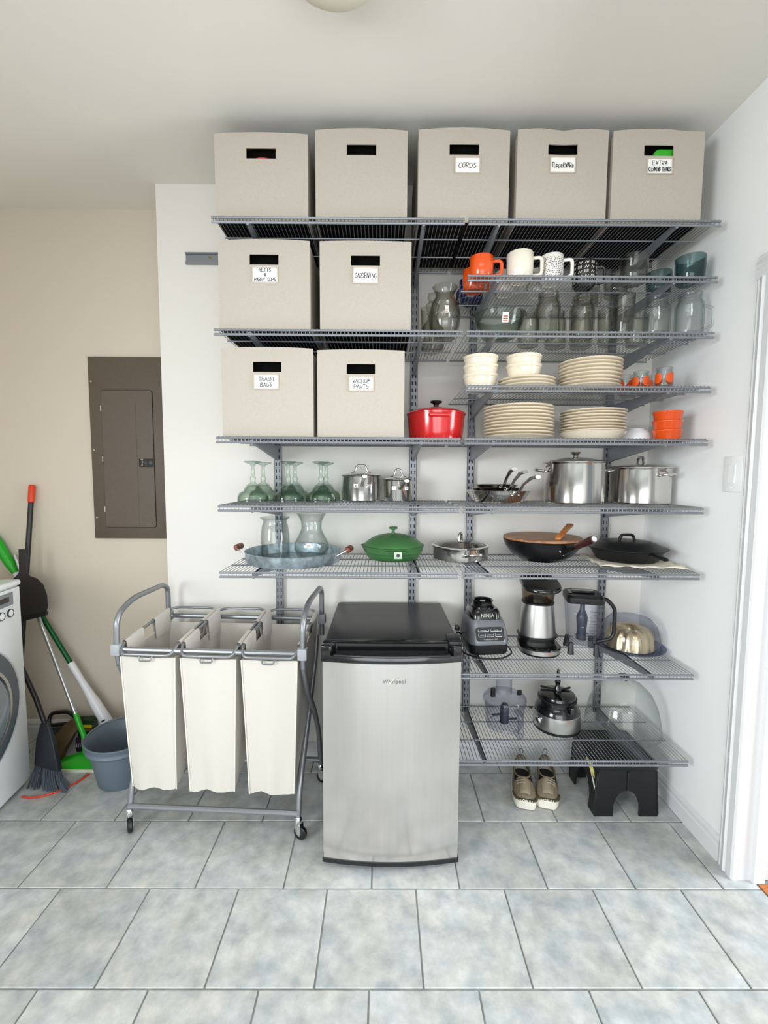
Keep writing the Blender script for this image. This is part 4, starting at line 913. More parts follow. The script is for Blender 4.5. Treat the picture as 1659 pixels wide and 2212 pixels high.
# slanted control panel on the front of the shell
sl = math.atan2(0.030, 0.064)
def fpt(x, t): # point on slanted front, t from 0 at z=.064 to 1 at z=.128
    return (x, -0.098 + 0.030 * t - 0.0012, 0.064 + 0.064 * t)
R3 = Matrix.Rotation(-(sl), 3, 'X')
def slab(name, x0, x1, t0, t1, mat, lift, par):
    cx, tm = (x0 + x1) / 2, (t0 + t1) / 2; c_ = Vector(fpt(cx, tm)) + R3 @ Vector((0, -lift, 0))
    L = (t1 - t0) * math.hypot(0.030, 0.064)
    k = B().loft([[tuple(R3 @ Vector((a, yy, bq)) + c_) for a, bq, _ in rrect(x1 - x0, L, min(0.012, L * 0.3, (x1 - x0) * 0.3), 0)] for yy in (0.001, -0.001)])
    return k.out(name, mat, par, smooth=False)
cp = slab('control_panel', -0.062, 0.062, 0.06, 0.90, GLOSSB, 0.0006, p)
SILV = M('silver_line', '#c9ccd0', 0.4, 0.3)
for (x0, x1, t0, t1) in ((-0.052, -0.004, 0.62, 0.78), (0.004, 0.052, 0.62, 0.78), (-0.052, -0.021, 0.30, 0.54), (-0.016, 0.016, 0.30, 0.54), (0.021, 0.052, 0.30, 0.54)):
    bt = slab('button', x0, x1, t0, t1, SILV, 0.0012, cp); slab('button_face', x0 + 0.0015, x1 - 0.0015, t0 + 0.04, t1, GLOSSB, 0.0018, cp)
for tx, x_, t_ in (('POWER', -0.028, 0.705), ('PULSE', 0.028, 0.705), ('LOW', -0.036, 0.42), ('MEDIUM', 0, 0.42), ('HIGH', 0.036, 0.42), ('Professional 1000', 0, 0.165)):
    q = Vector(fpt(x_, t_)) + R3 @ Vector((0, -0.0032, 0)); lettering('button_print', tx, 0.0075 if t_ > 0.2 else 0.0085, SILV, cp, q, (PI / 2 - sl, 0, 0), 0.0001)
lettering('brand_print', 'NINJA', 0.022, M('badge_silver', '#d9d6cc', 0.3, 0.5), p, (0, -0.0452, 0.163), (PI / 2 - 0.03, 0, 0), 0.0004)
cd = rc([(-0.07, 0.07, 0.03), (-0.110, 0.05, 0.07), (-0.125, 0.0, 0.03), (-0.112, -0.06, 0.005), (-0.05, -0.125, 0.005), (0.04, -0.135, 0.005), (0.105, -0.08, 0.006), (0.108, -0.02, 0.012)], 0.04, 5)
B().tube(cd, 0.0036, 7).out('power_cord', BLACK, p, ang=60)
pl = B().cbox((-0.112, 0.035, 0.086), (0.018, 0.026, 0.022)).out('plug', BLACK, p, bev=0.004)
for q in (-0.005, 0.005): B().box(-0.136, -0.120, 0.030, 0.034, 0.086 + q - 0.001, 0.086 + q + 0.001).out('prong', STEEL, pl, smooth=False)
# juicer / grinder with slanted lid
p = thing('coffee_grinder', 'tall brushed-steel machine with smoky hopper and slanted black lid', 'grinder', (-0.570, -0.205, z(8)), -0.12)
B().loft([rrect(0.170, 0.215, 0.083, 0.0, 8, cy=-0.005), rrect(0.178, 0.222, 0.087, 0.008, 8, cy=-0.005)]).out('foot', BLACK, p, ang=40)
B().loft([rrect(0.176, 0.220, 0.086, 0.008, 8, cy=-0.005), rrect(0.176, 0.220, 0.086, 0.026, 8, cy=-0.005)]).out('base_band', BRUSH, p, ang=40)
B().loft([rrect(0.178, 0.222, 0.087, 0.026, 8, cy=-0.005), rrect(0.172, 0.216, 0.084, 0.032, 8, cy=-0.005)]).out('base_top', GLOSSB, p, ang=40)
B().lathe([(0, 0), (0.055, 0), (0.058, 0.003), (0, 0.004)], 32, c=(0, -0.045, 0.032)).out('drip_plate', STEEL, p)
B().loft([rrect(0.158, 0.130, 0.060, 0.032, 8, cy=0.038), rrect(0.160, 0.132, 0.060, 0.062, 8, cy=0.036)]).out('neck', BLACK, p, ang=40)
B().loft([rrect(0.162, 0.150, 0.070, 0.062, 8, cy=0.026), rrect(0.136, 0.136, 0.064, 0.205, 8, cy=0.028)]).out('steel_body', BRUSH, p, ang=40)
B().loft([rrect(0.172, 0.158, 0.072, 0.058, 8, cy=0.024), rrect(0.172, 0.158, 0.072, 0.064, 8, cy=0.024)]).out('trim_ring', BLACK, p, ang=40)
zf = lambda b0: (lambda x, y: b0 + 0.10 * max(0, 0.03 - abs(x) * 0.3))
B().loft([rrect(0.140, 0.140, 0.066, 0.205, 8, cy=0.028), rrect(0.140, 0.140, 0.066, 0.212, 8, cy=0.028)]).out('collar', BLACK, p, ang=40)
B().loft([rrect(0.132, 0.132, 0.062, 0.213, 8, cy=0.028), rrect(0.150, 0.145, 0.066, 0, 8, cy=0.024, zf=lambda x, y: 0.288 + 0.14 * y)], False, False).out('hopper', SMOKE, p, ang=50)
B().lathe([(0, 0.213), (0.05, 0.213), (0.045, 0.228), (0.012, 0.235), (0, 0.236)], 28, c=(0, 0.028, 0)).out('inner_cone', BLACK, p)
lid_ = lambda s_, dz: rrect(0.162 * s_, 0.215 * s_, 0.078 * s_, 0, 8, cy=-0.002, zf=lambda x, y: 0.288 + 0.14 * y + dz)
B().loft([lid_(1.0, 0.001), lid_(1.03, 0.006), lid_(1.03, 0.014), lid_(0.97, 0.021)]).out('lid', GLOSSB, p, ang=40)
B().loft([rrect(0.11, 0.075, 0.036, 0, 8, cy=0.055, zf=lambda x, y: 0.310 + 0.14 * y), rrect(0.105, 0.07, 0.034, 0, 8, cy=0.055, zf=lambda x, y: 0.314 + 0.14 * y)]).out('filler_cap', BLKMAT, p, ang=40)
# square blender jar
p = thing('blender_jar', 'clear square blender jar with black lid and handle', 'blender jar', (-0.385, -0.225, z(8)), -0.22)
B().loft([rrect(0.104, 0.104, 0.016, 0.040), rrect(0.118, 0.118, 0.018, 0.075), rrect(0.140, 0.140, 0.020, 0.230)], True, False).out('clear_body', CLEARP, p, ang=35)
B().loft([rrect(0.118, 0.118, 0.018, 0.018), rrect(0.106, 0.106, 0.016, 0.040)], False, False).out('skirt', CLEARP, p, ang=35)
for sx in (-1, 1):
    for sy in (-1, 1):
        B().loft([rrect(0.026, 0.026, 0.006, 0.0, 3, cx=sx * 0.053, cy=sy * 0.053), rrect(0.017, 0.017, 0.005, 0.050, 3, cx=sx * 0.050, cy=sy * 0.050)]).out('foot', BLACK, p, ang=40)
ld = B().loft([rrect(0.148, 0.148, 0.022, 0.228), rrect(0.152, 0.152, 0.024, 0.232), rrect(0.152, 0.152, 0.024, 0.252), rrect(0.136, 0.136, 0.022, 0.262)]).out('lid', BLACK, p, ang=35)
B().box(-0.045, 0.045, -0.020, 0.028, 0.262, 0.270).out('lid_lever', GLOSSB, ld, bev=0.004)
B().box(-0.064, -0.050, -0.030, 0.030, 0.262, 0.266).out('pour_cap', GLOSSB, ld, bev=0.0015)
hp = rc([(0.072, 0, 0.240), (0.100, 0, 0.236), (0.132, 0, 0.200), (0.132, 0, 0.085), (0.118, 0, 0.062), (0.060, 0, 0.045)], 0.018, 4)
B().tube(hp, 0.0095, 8, flat=0.9).out('handle', BLACK, p, ang=60)
B().tube([(v.x - 0.011, v.y, v.z) for v in hp[2:-2]], 0.0055, 8).out('handle_insert', CLEARP, p, ang=60)
sh = B().lathe([(0, 0.052), (0.022, 0.052), (0.020, 0.090), (0.022, 0.125), (0.024, 0.155), (0.020, 0.166), (0.011, 0.185), (0.010, 0.214), (0, 0.215)], 12).out('blade_column', M('dark_blue_plastic', '#2b3040', 0.35), p, ang=40)
for q, zz in enumerate((0.075, 0.115, 0.160)):
    B().cbox((0, 0, zz), (0.066, 0.010, 0.0015), Matrix.Rotation(q * 1.1 + 0.4, 3, 'Z') @ Matrix.Rotation(0.25, 3, 'X')).out('blade', STEEL, sh, smooth=False)
k = B()
for q in range(10):
    zz = 0.085 + q * 0.0138; yy = -(0.118 + 0.022 * (zz - 0.075) / 0.155) / 2 - 0.0006; w_ = 0.022 if q % 2 else 0.032
    k.box(0.018, 0.018 + w_, yy - 0.0002, yy, zz, zz + 0.0012)
k.out('volume_marks', M('mark_dark', '#3a3d4a', 0.6), p, smooth=False)
# bundt pan under ribbed cake cover on a blue-tinted plate
CPB = GL('blue_tint_plastic', '#e3e9f4', '#7583a8', 1.3)
p = thing('cake_plate', 'round blue-tinted clear plate under the ribbed cake cover', 'cake plate', (-0.150, -0.185, z(8)))
B().lathe([(0, 0.002), (0.11, 0.0), (0.125, 0.003), (0.146, 0.014), (0.148, 0.017), (0.144, 0.017), (0.122, 0.008), (0, 0.006)], 56).out('body', CPB, p, ang=50)
rib = lambda n_, am: (lambda a, r, q: r * (1 + am * abs(math.sin(n_ * a / 2)) - am * 0.5))
p = thing('bundt_pan', 'champagne-coloured fluted bundt pan under the clear cover', 'cake pan', (-0.150, -0.185, z(8) + 0.0085))
B().lathe([(0.100, 0.0), (0.104, 0.002), (0.100, 0.012), (0.094, 0.055), (0.078, 0.082), (0.055, 0.090), (0.035, 0.080), (0.024, 0.050), (0.022, 0.0)], 120, mod=lambda a, r, q: r * (1 + (0.035 * math.sin(14 * a) if q > 0.004 and r > 0.05 else 0))).out('body', M('champagne_metal', '#c9b795', 0.28, 0.85), p, ang=60)
p = thing('cake_cover', 'clear ribbed dome cover over the bundt pan', 'cake cover', (-0.150, -0.185, z(8) + 0.0088))
B().lathe([(0.127, 0.0), (0.129, 0.002), (0.124, 0.05), (0.112, 0.095), (0.085, 0.128), (0.045, 0.140), (0, 0.142)], 120, mod=lambda a, r, q: r * (1 + (0.045 * abs(math.sin(5 * a)) - 0.045 if q > 0.01 else 0))).out('dome', CLEARP, p, ang=60)
# ------------------------------------------------------------ lowest shelf
p = thing('food_processor_bowl', 'clear plastic food processor bowl with feed tube and black blade', 'processor bowl', (-0.712, -0.205, z(9)), 0.2)
B().lathe([(0, 0.008), (0.070, 0.008), (0.074, 0.0), (0.078, 0.0), (0.082, 0.012), (0.090, 0.118), (0.092, 0.122)], 44).out('bowl', CLEARP, p, ang=50)
ld = B().lathe([(0.094, 0.110), (0.095, 0.130), (0.090, 0.138), (0, 0.144)], 44).out('lid', CLEARP, p, ang=50)
B().loft([rrect(0.070, 0.048, 0.018, 0.140, 5, cx=0.005, cy=0.02), rrect(0.068, 0.046, 0.018, 0.215, 5, cx=0.005, cy=0.02), rrect(0.072, 0.050, 0.018, 0.220, 5, cx=0.005, cy=0.02)], False, False).out('feed_tube', CLEARP, ld, ang=50)
B().loft([rrect(0.022, 0.014, 0.006, 0.0, 3, cx=-0.058, cy=0.0), rrect(0.022, 0.014, 0.006, 0.036, 3, cx=-0.058, cy=0.0)]).out('lid_latch', BLACK, ld, loc=(0, 0, 0.140))
B().loft([rrect(0.020, 0.012, 0.005, 0.0, 3, cx=0.066, cy=-0.01), rrect(0.020, 0.012, 0.005, 0.020, 3, cx=0.066, cy=-0.01)]).out('lid_latch', BLACK, ld, loc=(0, 0, 0.140))
B().lathe([(0, 0.012), (0.020, 0.012), (0.019, 0.085), (0.012, 0.100), (0, 0.102)], 20).out('blade_hub', M('dark_blue_plastic', '#2b3040', 0.35), p, ang=40)
B().box(0.0, 0.062, -0.006, 0.004, 0.022, 0.026).out('blade', M('blade_dark', '#3a3f4a', 0.3, 0.5), p, smooth=False)
B().box(-0.060, 0.0, -0.004, 0.006, 0.050, 0.054).out('blade', M('blade_dark', '#3a3f4a', 0.3, 0.5), p, smooth=False)
hp = rc([(0.012, -0.086, 0.108), (0.012, -0.124, 0.108), (0.012, -0.130, 0.012), (0.012, -0.080, 0.010)], 0.016, 4)
B().tube(hp, 0.0125, 10, flat=0.85).out('handle', CLEARP, p, ang=60)
p = thing('food_processor', 'stainless and black food processor base with drive spindle', 'food processor', (-0.478, -0.215, z(9)), -0.1)
B().lathe([(0, 0), (0.094, 0), (0.100, 0.004), (0.102, 0.016), (0, 0.016)], 48).out('foot', BLACK, p, ang=40)
B().lathe([(0.1015, 0.016), (0.103, 0.02), (0.099, 0.078), (0.097, 0.080)], 48).out('steel_band', BRUSH, p, ang=40)
B().lathe([(0.098, 0.080), (0.096, 0.090), (0.084, 0.112), (0.078, 0.118), (0.078, 0.150), (0.074, 0.156), (0.03, 0.162), (0, 0.162)], 48).out('upper_housing', GLOSSB, p, ang=40)
B().lathe([(0.080, 0.128), (0.084, 0.131), (0.084, 0.140), (0.080, 0.143)], 48).out('locking_ring', BLACK, p, ang=40)
sp_ = B().lathe([(0, 0.162), (0.017, 0.162), (0.015, 0.182), (0.010, 0.190), (0.011, 0.205), (0.013, 0.208), (0.012, 0.218), (0.007, 0.222), (0.0055, 0.262), (0.004, 0.266), (0, 0.267)], 14).out('spindle', GLOSSB, p, ang=40)
for a in (0.5, 2.6, 4.7):
    B().cbox((0.045 * math.cos(a), 0.045 * math.sin(a), 0.166), (0.062, 0.008, 0.009), Matrix.Rotation(a, 3, 'Z')).out('top_rib', BLACK, p, bev=0.002, bseg=1)
B().box(0.030, 0.052, -0.096, -0.078, 0.092, 0.132).out('bowl_lock', GLOSSB, p, bev=0.003)
kn = B().lathe([(0, 0), (0.017, 0), (0.017, 0.004), (0.013, 0.010), (0.009, 0.011), (0, 0.011)], 24); 
kn.out('speed_dial', CHROME, p, loc=(-0.090, -0.046, 0.050), rot=(0, -PI / 2, 0.47))
b_ = B(); b_.box(-0.118, -0.104, 0.012, 0.020, 0.070, 0.078); b_.out('plug', BLACK, p)
p = thing('glass_dome', 'large clear glass cloche dome with black knob', 'glass dome', (-0.187, -0.228, z(9)))
B().lathe([(0.155, 0.0), (0.158, 0.003), (0.152, 0.05), (0.138, 0.115), (0.112, 0.170), (0.072, 0.208), (0.03, 0.222), (0, 0.224)], 64).out('dome', GLASS, p, ang=60)
B().lathe([(0, 0.224), (0.014, 0.224), (0.012, 0.232), (0.022, 0.240), (0.022, 0.246), (0, 0.250)], 20).out('knob', GLOSSB, p, ang=50)
# ------------------------------------------------------------ small fridge
FBLK = M('fridge_black', '#16171a', 0.38, bump=(350, 0.15))
p = thing('mini_fridge', 'stainless-door mini fridge with black top and recessed handle', 'fridge', (-1.235, -0.32, 0.0005))
w_ = 0.500; fy = -0.300
B().box(-0.243, 0.243, -0.235, 0.275, 0.022, 0.808).out('cabinet', FBLK, p, bev=0.004)
B().loft([rrect(0.492, 0.526, 0.012, 0.808, cy=0.020), rrect(0.494, 0.528, 0.012, 0.822, cy=0.020), rrect(0.486, 0.520, 0.012, 0.826, cy=0.020)]).out('top', M('fridge_top', '#0c0c0e', 0.34, bump=(400, 0.12), spec=0.3), p, ang=40)
def dloop(zz, hw, y0, bowd, yb):
    n = 12; pts = []
    for i in range(n + 1):
        u_ = -1 + 2 * i / n; pts.append((u_ * hw, y0 - bowd * (1 - u_ * u_), zz))
    return pts + [(hw, yb, zz), (-hw, yb, zz)]
SSD = M('fridge_stainless', '#d6d2cf', 0.20, 0.92, noise=(90, 0.025), stretch=(1, 1, 0.02))
dr = B().loft([dloop(0.034, 0.246, fy, 0.022, -0.242), dloop(0.778, 0.246, fy, 0.022, -0.242)]).out('door', SSD, p, ang=50)
B().loft([dloop(0.020, 0.250, fy - 0.003, 0.022, -0.242), dloop(0.034, 0.250, fy - 0.003, 0.022, -0.242)]).out('door_bottom_trim', FBLK, dr, ang=50)
# black cap with scooped handle: lip in front of a recess
def cap(zz, dy=0.0): return dloop(zz, 0.252, fy - 0.004 + dy, 0.024, -0.242)
B().loft([cap(0.778), cap(0.790), cap(0.800, 0.003)]).out('door_cap', GLOSSB, dr, ang=50)
B().loft([dloop(0.800, 0.252, fy + 0.030, 0.010, -0.242), dloop(0.832, 0.250, fy + 0.030, 0.010, -0.242), dloop(0.835, 0.246, fy + 0.034, 0.010, -0.242)]).out('cap_back', GLOSSB, dr, ang=50)
for sg in (-1, 1):
    B().prism([(sg * 0.252, fy - 0.002), (sg * 0.252, fy + 0.034), (sg * 0.200, fy + 0.030), (sg * 0.218, fy - 0.010)], 'z', 0.799, 0.833).out('cap_shoulder', GLOSSB, dr, bev=0.003)
lip = [(0.205 * u / 8, fy - 0.004 - 0.022 * (1 - (u / 8 * 0.82) ** 2), 0.803) for u in range(-8, 9)]
B().tube(lip, 0.005, 8).out('handle_lip', GLOSSB, dr, ang=60)
B().box(0.205, 0.252, -0.285, -0.190, 0.826, 0.844).out('hinge_cover', BLACK, p, bev=0.004)
for sx in (-0.21, 0.21):
    for sy in (-0.20, 0.24): B().lathe([(0, 0), (0.016, 0), (0.016, 0.010), (0.010, 0.022), (0, 0.022)], 14, c=(sx, sy, 0)).out('foot', BLACK, p)
lettering('brand_print', 'Whirlpool', 0.0195, M('logo_grey', '#6f7175', 0.35, 0.6), dr, (0.008, fy - 0.0224, 0.713), (PI / 2, 0, 0), 0.0006)
sw = B().tube([(-0.012 + 0.04 * t, fy - 0.0228 - 0.0005, 0.711 + 0.016 * math.sin(2.6 * t - 0.6)) for t in [k / 10 for k in range(11)]], [0.0003 + 0.0011 * math.sin(PI * k / 10) for k in range(11)], 5)
sw.out('logo_swoosh', M('logo_gold', '#c9c2a8', 0.35, 0.7), dr)

# ------------------------------------------------------------ laundry sorter
TUBE = M('sorter_tube', '#8d8f92', 0.34, 0.55)
CRZ = math.radians(-3.2); CC = Vector((-1.93, -0.272, 0.0))
p = thing('laundry_sorter_frame', 'grey tubular rolling laundry sorter frame on casters', 'laundry cart', CC, CRZ)
hx, yf_, yb_ = 0.368, -0.200, 0.185; RT = 0.0115
for sg in (-1, 1):
    x = sg * hx; xi = sg * (hx - 0.024)
    # handle loop and the two crossing legs
    up = rc([(x, yf_ + 0.010, 0.690), (x, yf_, 0.755), (x, yf_ + 0.005, 0.885), (x, yf_ + 0.110, 0.925), (x, yb_ - 0.04, 0.925), (x, yb_, 0.900), (x, yb_, 0.690)], 0.07, 6)
    lg1 = rc([(x, yf_ + 0.010, 0.690), (x, yf_ + 0.075, 0.560), (x, 0.0, 0.430), (x, yb_ - 0.075, 0.25), (x, yb_ - 0.05, 0.075)], 0.09, 6)
    lg2 = rc([(xi, yb_, 0.690), (xi, yb_ - 0.03, 0.60), (xi, 0.0, 0.400), (xi, yf_ + 0.03, 0.20), (xi, yf_ + 0.0, 0.075)], 0.09, 6)
    B().tube(up, RT, 10).out('handle_tube', TUBE, p, ang=60)
    B().tube(lg1, RT, 10).out('leg_tube', TUBE, p, ang=60)
    B().tube(lg2, RT, 10).out('leg_tube', TUBE, p, ang=60)
    B().box(x - 0.018, x + 0.018, yf_ - 0.016, yf_ + 0.016, 0.730, 0.775).out('clamp', M('clamp_grey', '#a2a5a8', 0.45), p, bev=0.004)
    B().box(x - 0.018, x + 0.018, yb_ - 0.016, yb_ + 0.016, 0.745, 0.790).out('clamp', M('clamp_grey', '#a2a5a8', 0.45), p, bev=0.004)
    for (cx_, cy_) in ((xi, yf_), (x, yb_ - 0.05)):
        cs = B().lathe([(0, 0.060), (0.013, 0.060), (0.016, 0.066), (0.015, 0.085), (0.011, 0.092), (0, 0.092)], 14, c=(cx_, cy_, 0)).out('caster', CHROME, p)
        ya = 0.6 if cx_ < 0 else 1.25
        Rw = Matrix.Rotation(ya, 3, 'Z')
        wl_ = B().lathe([(0, -0.010), (0.022, -0.010), (0.027, -0.006), (0.027, 0.006), (0.022, 0.010), (0, 0.010)], 22); of = Rw @ Vector((0, -0.010, 0))
        wl_.v = [tuple(Rw @ (Matrix.Rotation(PI / 2, 3, 'Y') @ Vector(v)) + Vector((cx_ + of.x, cy_ + of.y, 0.0275))) for v in wl_.v]
        wl_.out('wheel', BLACK, cs, ang=40)
        for sd in (-1, 1):
            fk = B().prism([(-0.016, 0.064), (0.010, 0.064), (0.004, 0.030), (-0.010, 0.016), (-0.018, 0.024)], 'x', sd * 0.0115 - 0.001, sd * 0.0115 + 0.001)
            fk.v = [tuple(Rw @ Vector(v) + Vector((cx_, cy_, 0))) for v in fk.v]; fk.out('fork', CHROME, cs, smooth=False)
B().tube([(-hx, yf_, 0.752), (hx, yf_, 0.752)], RT * 0.9, 10).out('front_bar', TUBE, p)
B().tube([(-hx, yb_, 0.767), (hx, yb_, 0.767)], RT * 0.9, 10).out('back_bar', TUBE, p)
B().tube([(-hx + 0.024, yf_ + 0.0, 0.104), (hx - 0.024, yf_ + 0.0, 0.104)], RT, 10).out('bottom_bar', TUBE, p)
B().tube([(-hx, yb_ - 0.055, 0.112), (hx, yb_ - 0.055, 0.112)], RT, 10).out('bottom_bar', TUBE, p)
BAGC = M('bag_canvas', '#cfcac1', 0.8, bump=(16, 0.9))
SEAM = M('bag_seam', '#e2ddd2', 0.8)
def bag(cx, wt, label, k):
    t = thing('laundry_bag', label, 'laundry bag', CC + Matrix.Rotation(CRZ, 3, 'Z') @ Vector((cx, 0, 0.755)), CRZ, 'three canvas laundry bags')
    hw = wt / 2; ft, bt = yf_ - 0.014, yb_ - 0.028; zf_, zb_ = 0.0, 0.035
    # wire hoop hooked over the two bars
    hoop = rc([(-hw, ft + 0.03, zf_ + 0.018), (-hw + 0.012, ft - 0.008, zf_ - 0.014), (hw - 0.012, ft - 0.008, zf_ - 0.014), (hw, ft + 0.03, zf_ + 0.018), (hw, bt, zb_ + 0.016), (hw - 0.03, bt + 0.030, zb_ + 0.018), (-hw + 0.03, bt + 0.030, zb_ + 0.018), (-hw, bt, zb_ + 0.016)], 0.03, 5, closed=True)
    B().tube(hoop, 0.0062, 8, closed=True).out('hoop', TUBE, t, ang=60)
    B().tube(rc([(-0.026, ft - 0.006, -0.014), (-0.022, ft - 0.016, -0.036), (0.022, ft - 0.016, -0.036), (0.026, ft - 0.006, -0.014)], 0.008, 3), 0.003, 6).out('hook_clip', M('hook_grey', '#9a9da0', 0.4, 0.5), t, ang=60)
    rr = random.Random(k); N = 15; n1 = 8; H_ = 0.545; secs = []
    def sect(q, inset):
        zz = -0.028 - q * H_; tp = 1 - 0.18 * q
        pts = []
        fyq = ft + 0.006; byq = bt
        W = hw * tp * (1 - 0.0) - 0.004 - inset; f0, b0 = fyq + 0.012 * q + inset, byq - 0.10 * q - inset
        bulge = 0.010 * math.sin(PI * q)
        sd = lambda a, s_: s_ * math.sin(a * 7 + k * 2 + q * 5) * (0.002 + 0.004 * q)
        for i in range(n1): # front, left to right
            u_ = -1 + 2 * i / n1; wr = 0.006 * q ** 3 * math.sin(u_ * 6 + k * 1.7)
            pts.append((u_ * W, f0 - 0.009 * (1 - abs(u_)) - bulge * (1 - u_ * u_) * 0.6 + wr, zz + (0.006 * q ** 8 * math.sin(u_ * 4 + k)) ))
        for i in range(n1): # right side
            v_ = i / n1; pts.append((W + sd(v_, 1) * math.sin(PI * v_), f0 + (b0 - f0) * v_, zz + 0.02 * (1 - q) * v_ + 0.10 * q ** 3 * v_))
        for i in range(n1):
            u_ = 1 - 2 * i / n1; pts.append((u_ * W, b0, zz + 0.02 * (1 - q) + 0.10 * q ** 3))
        for i in range(n1):
            v_ = 1 - i / n1; pts.append((-W - sd(v_, 1) * math.sin(PI * v_), f0 + (b0 - f0) * v_, zz + 0.02 * (1 - q) * v_ + 0.10 * q ** 3 * v_))
        return pts
    qs = [i / N for i in range(N + 1)]
    bb = B().loft([sect(q, 0.0) for q in qs], False, True)
    bb.loft([sect(q, 0.003) for q in qs[:-1] + [0.985]], False, True)
    n4 = 4 * n1; 
    for i in range(n4): # close the rim between outer and inner skin
        j = (i + 1) % n4; o2 = len(bb.v) // 2; bb.f.append((i, j, o2 + j, o2 + i))
    body = bb.out('canvas_body', BAGC, t, ang=55)
    # side sleeves folded over the hoop, split by a hand slot
    for sg in (-1, 1):
        for (v0, v1) in ((0.0, 0.36), (0.62, 1.0)):
            y0 = ft + 0.035 + (bt - ft - 0.04) * v0; y1 = ft + 0.035 + (bt - ft - 0.04) * v1
            zA = 0.018 + (zb_ - 0.002) * v0; zB = 0.018 + (zb_ - 0.002) * v1
            b2 = B()
            for (yy, zt) in ((y0, zA), (y1, zB)):
                b2.v += [(sg * (hw - 0.006), yy, -0.045), (sg * (hw + 0.0075), yy, zt - 0.006), (sg * (hw + 0.0065), yy, zt + 0.0055), (sg * (hw - 0.002), yy, zt + 0.009), (sg * (hw - 0.009), yy, zt + 0.004), (sg * (hw - 0.012), yy, -0.045)]
            b2.f += [(0, 1, 7, 6), (1, 2, 8, 7), (2, 3, 9, 8), (3, 4, 10, 9), (4, 5, 11, 10)]
            o = b2.out('hoop_sleeve', BAGC, body, ang=70)
    for sg in (-1, 1):
        B().tube([(sg * (hw * (1 - 0.18 * q) - 0.002), ft + 0.004 + 0.012 * q + 0.006 * q ** 3 * math.sin(sg * 6 + k * 1.7), -0.028 - q * H_ * 0.995 + 0.006 * q ** 8 * math.sin(sg * 4 + k)) for q in qs], 0.0028, 6).out('piping', SEAM, body, ang=60)
    return t
bag(-0.240, 0.222, 'white canvas laundry bag beside the grey bucket', 1)
bag(0.000, 0.222, 'white canvas laundry bag between the two others', 2)
bag(0.240, 0.222, 'white canvas laundry bag beside the fridge', 3)

# ------------------------------------------------------------ washing machine
WSH = M('washer_white', '#eff2f3', 0.28, coat=0.3)
p = thing('washing_machine', 'white front-loading washing machine with grey door ring', 'washing machine', (-2.905, -0.165, 0.0005), math.radians(7))
B().box(-0.62, -0.006, -0.68, 0.0, 0.012, 0.935).out('cabinet', WSH, p, bev=0.012, bseg=3)
B().box(-0.63, 0.004, -0.684, 0.004, 0.935, 0.962).out('top', WSH, p, bev=0.010, bseg=3)
B().box(-0.010, 0.0, -0.677, -0.003, 0.030, 0.932).out('front_panel', WSH, p, bev=0.006)
for sx in (-0.55, -0.06):
    for sy in (-0.62, -0.06): B().lathe([(0, 0), (0.02, 0), (0.02, 0.012), (0, 0.012)], 14, c=(sx, sy, 0)).out('foot', BLACK, p)
dp = B().box(0.0, 0.004, -0.260, -0.055, 0.862, 0.918).out('display_panel', M('washer_panel_grey', '#8b8f95', 0.3, 0.3), p, bev=0.001, bseg=1)
B().box(0.004, 0.0046, -0.180, -0.082, 0.880, 0.902).out('display', GLOSSB, dp, smooth=False)
def ring(name, r0, r1, x0, x1, mat, cy, cz, par):
    k = B().lathe([(r0, x0), (r1, x0), (r1, x1 * 0.6 + x0 * 0.4), (r1 - (r1 - r0) * 0.2, x1), (r0, x1)], 56, closed=True)
    k.v = [(zz, cy + xx, cz + yy) for xx, yy, zz in k.v]
    return k.out(name, mat, par, ang=40)
for yy in (-0.076, -0.130):
    br = ring('start_button', 0.0, 0.016, 0.0, 0.006, WSH, yy, 0.828, p) if False else B().lathe([(0, 0), (0.015, 0), (0.015, 0.005), (0, 0.006)], 24)
    br.v = [(zz, yy + xx, 0.828 + q) for xx, q, zz in br.v]; br = br.out('round_button', WSH, p)
    ring('button_ring', 0.0155, 0.0185, 0.0, 0.006, M('ring_dark', '#2d2a33', 0.3), yy, 0.828, br)
dor = ring('door', 0.200, 0.272, 0.0, 0.018, M('door_ring_grey', '#5d656c', 0.35, 0.3), -0.335, 0.470, p)
ring('outer_bezel', 0.270, 0.279, 0.0, 0.012, M('door_bezel', '#c9ccd0', 0.25, 0.3), -0.335, 0.470, dor)
ring('chrome_ring', 0.186, 0.202, 0.004, 0.030, CHROME, -0.335, 0.470, dor)
k = B().lathe([(0.187, 0.012), (0.170, 0.034), (0.12, 0.044), (0, 0.050)], 48); k.v = [(zz, -0.335 + xx, 0.470 + yy) for xx, yy, zz in k.v]
k.out('door_glass', M('door_glass', '#8f979e', 0.12, 0.5), dor)

# ------------------------------------------------------------ cleaning tools
def pole(a, c, r): return B().tube([a, c], r, 10)
ORP = M('orange_plastic', '#dd3a12', 0.4); BLU = M('bristle_slate', '#4b5560', 0.6)
p = thing('upright_broom', 'upright black broom pole with orange tip, leaning on the recessed wall', 'broom', (-3.110, 0.085, 0.0))
A, C_ = Vector((-0.025, -0.045, 0.12)), Vector((0.022, 0.088, 1.375))
pole(A, C_, 0.0125).out('pole', BLACK, p, ang=60)
dirv = (C_ - A).normalized()
B().tube([C_ - dirv * 0.085, C_ - dirv * 0.005, C_ + dirv * 0.004], [0.0150, 0.0155, 0.011], 12).out('orange_tip', ORP, p, ang=60)
B().loft([rrect(0.05, 0.04, 0.015, 0.14, cx=-0.03, cy=-0.045), rrect(0.09, 0.05, 0.02, 0.10, cx=-0.03, cy=-0.045)]).out('broom_head', BLACK, p)
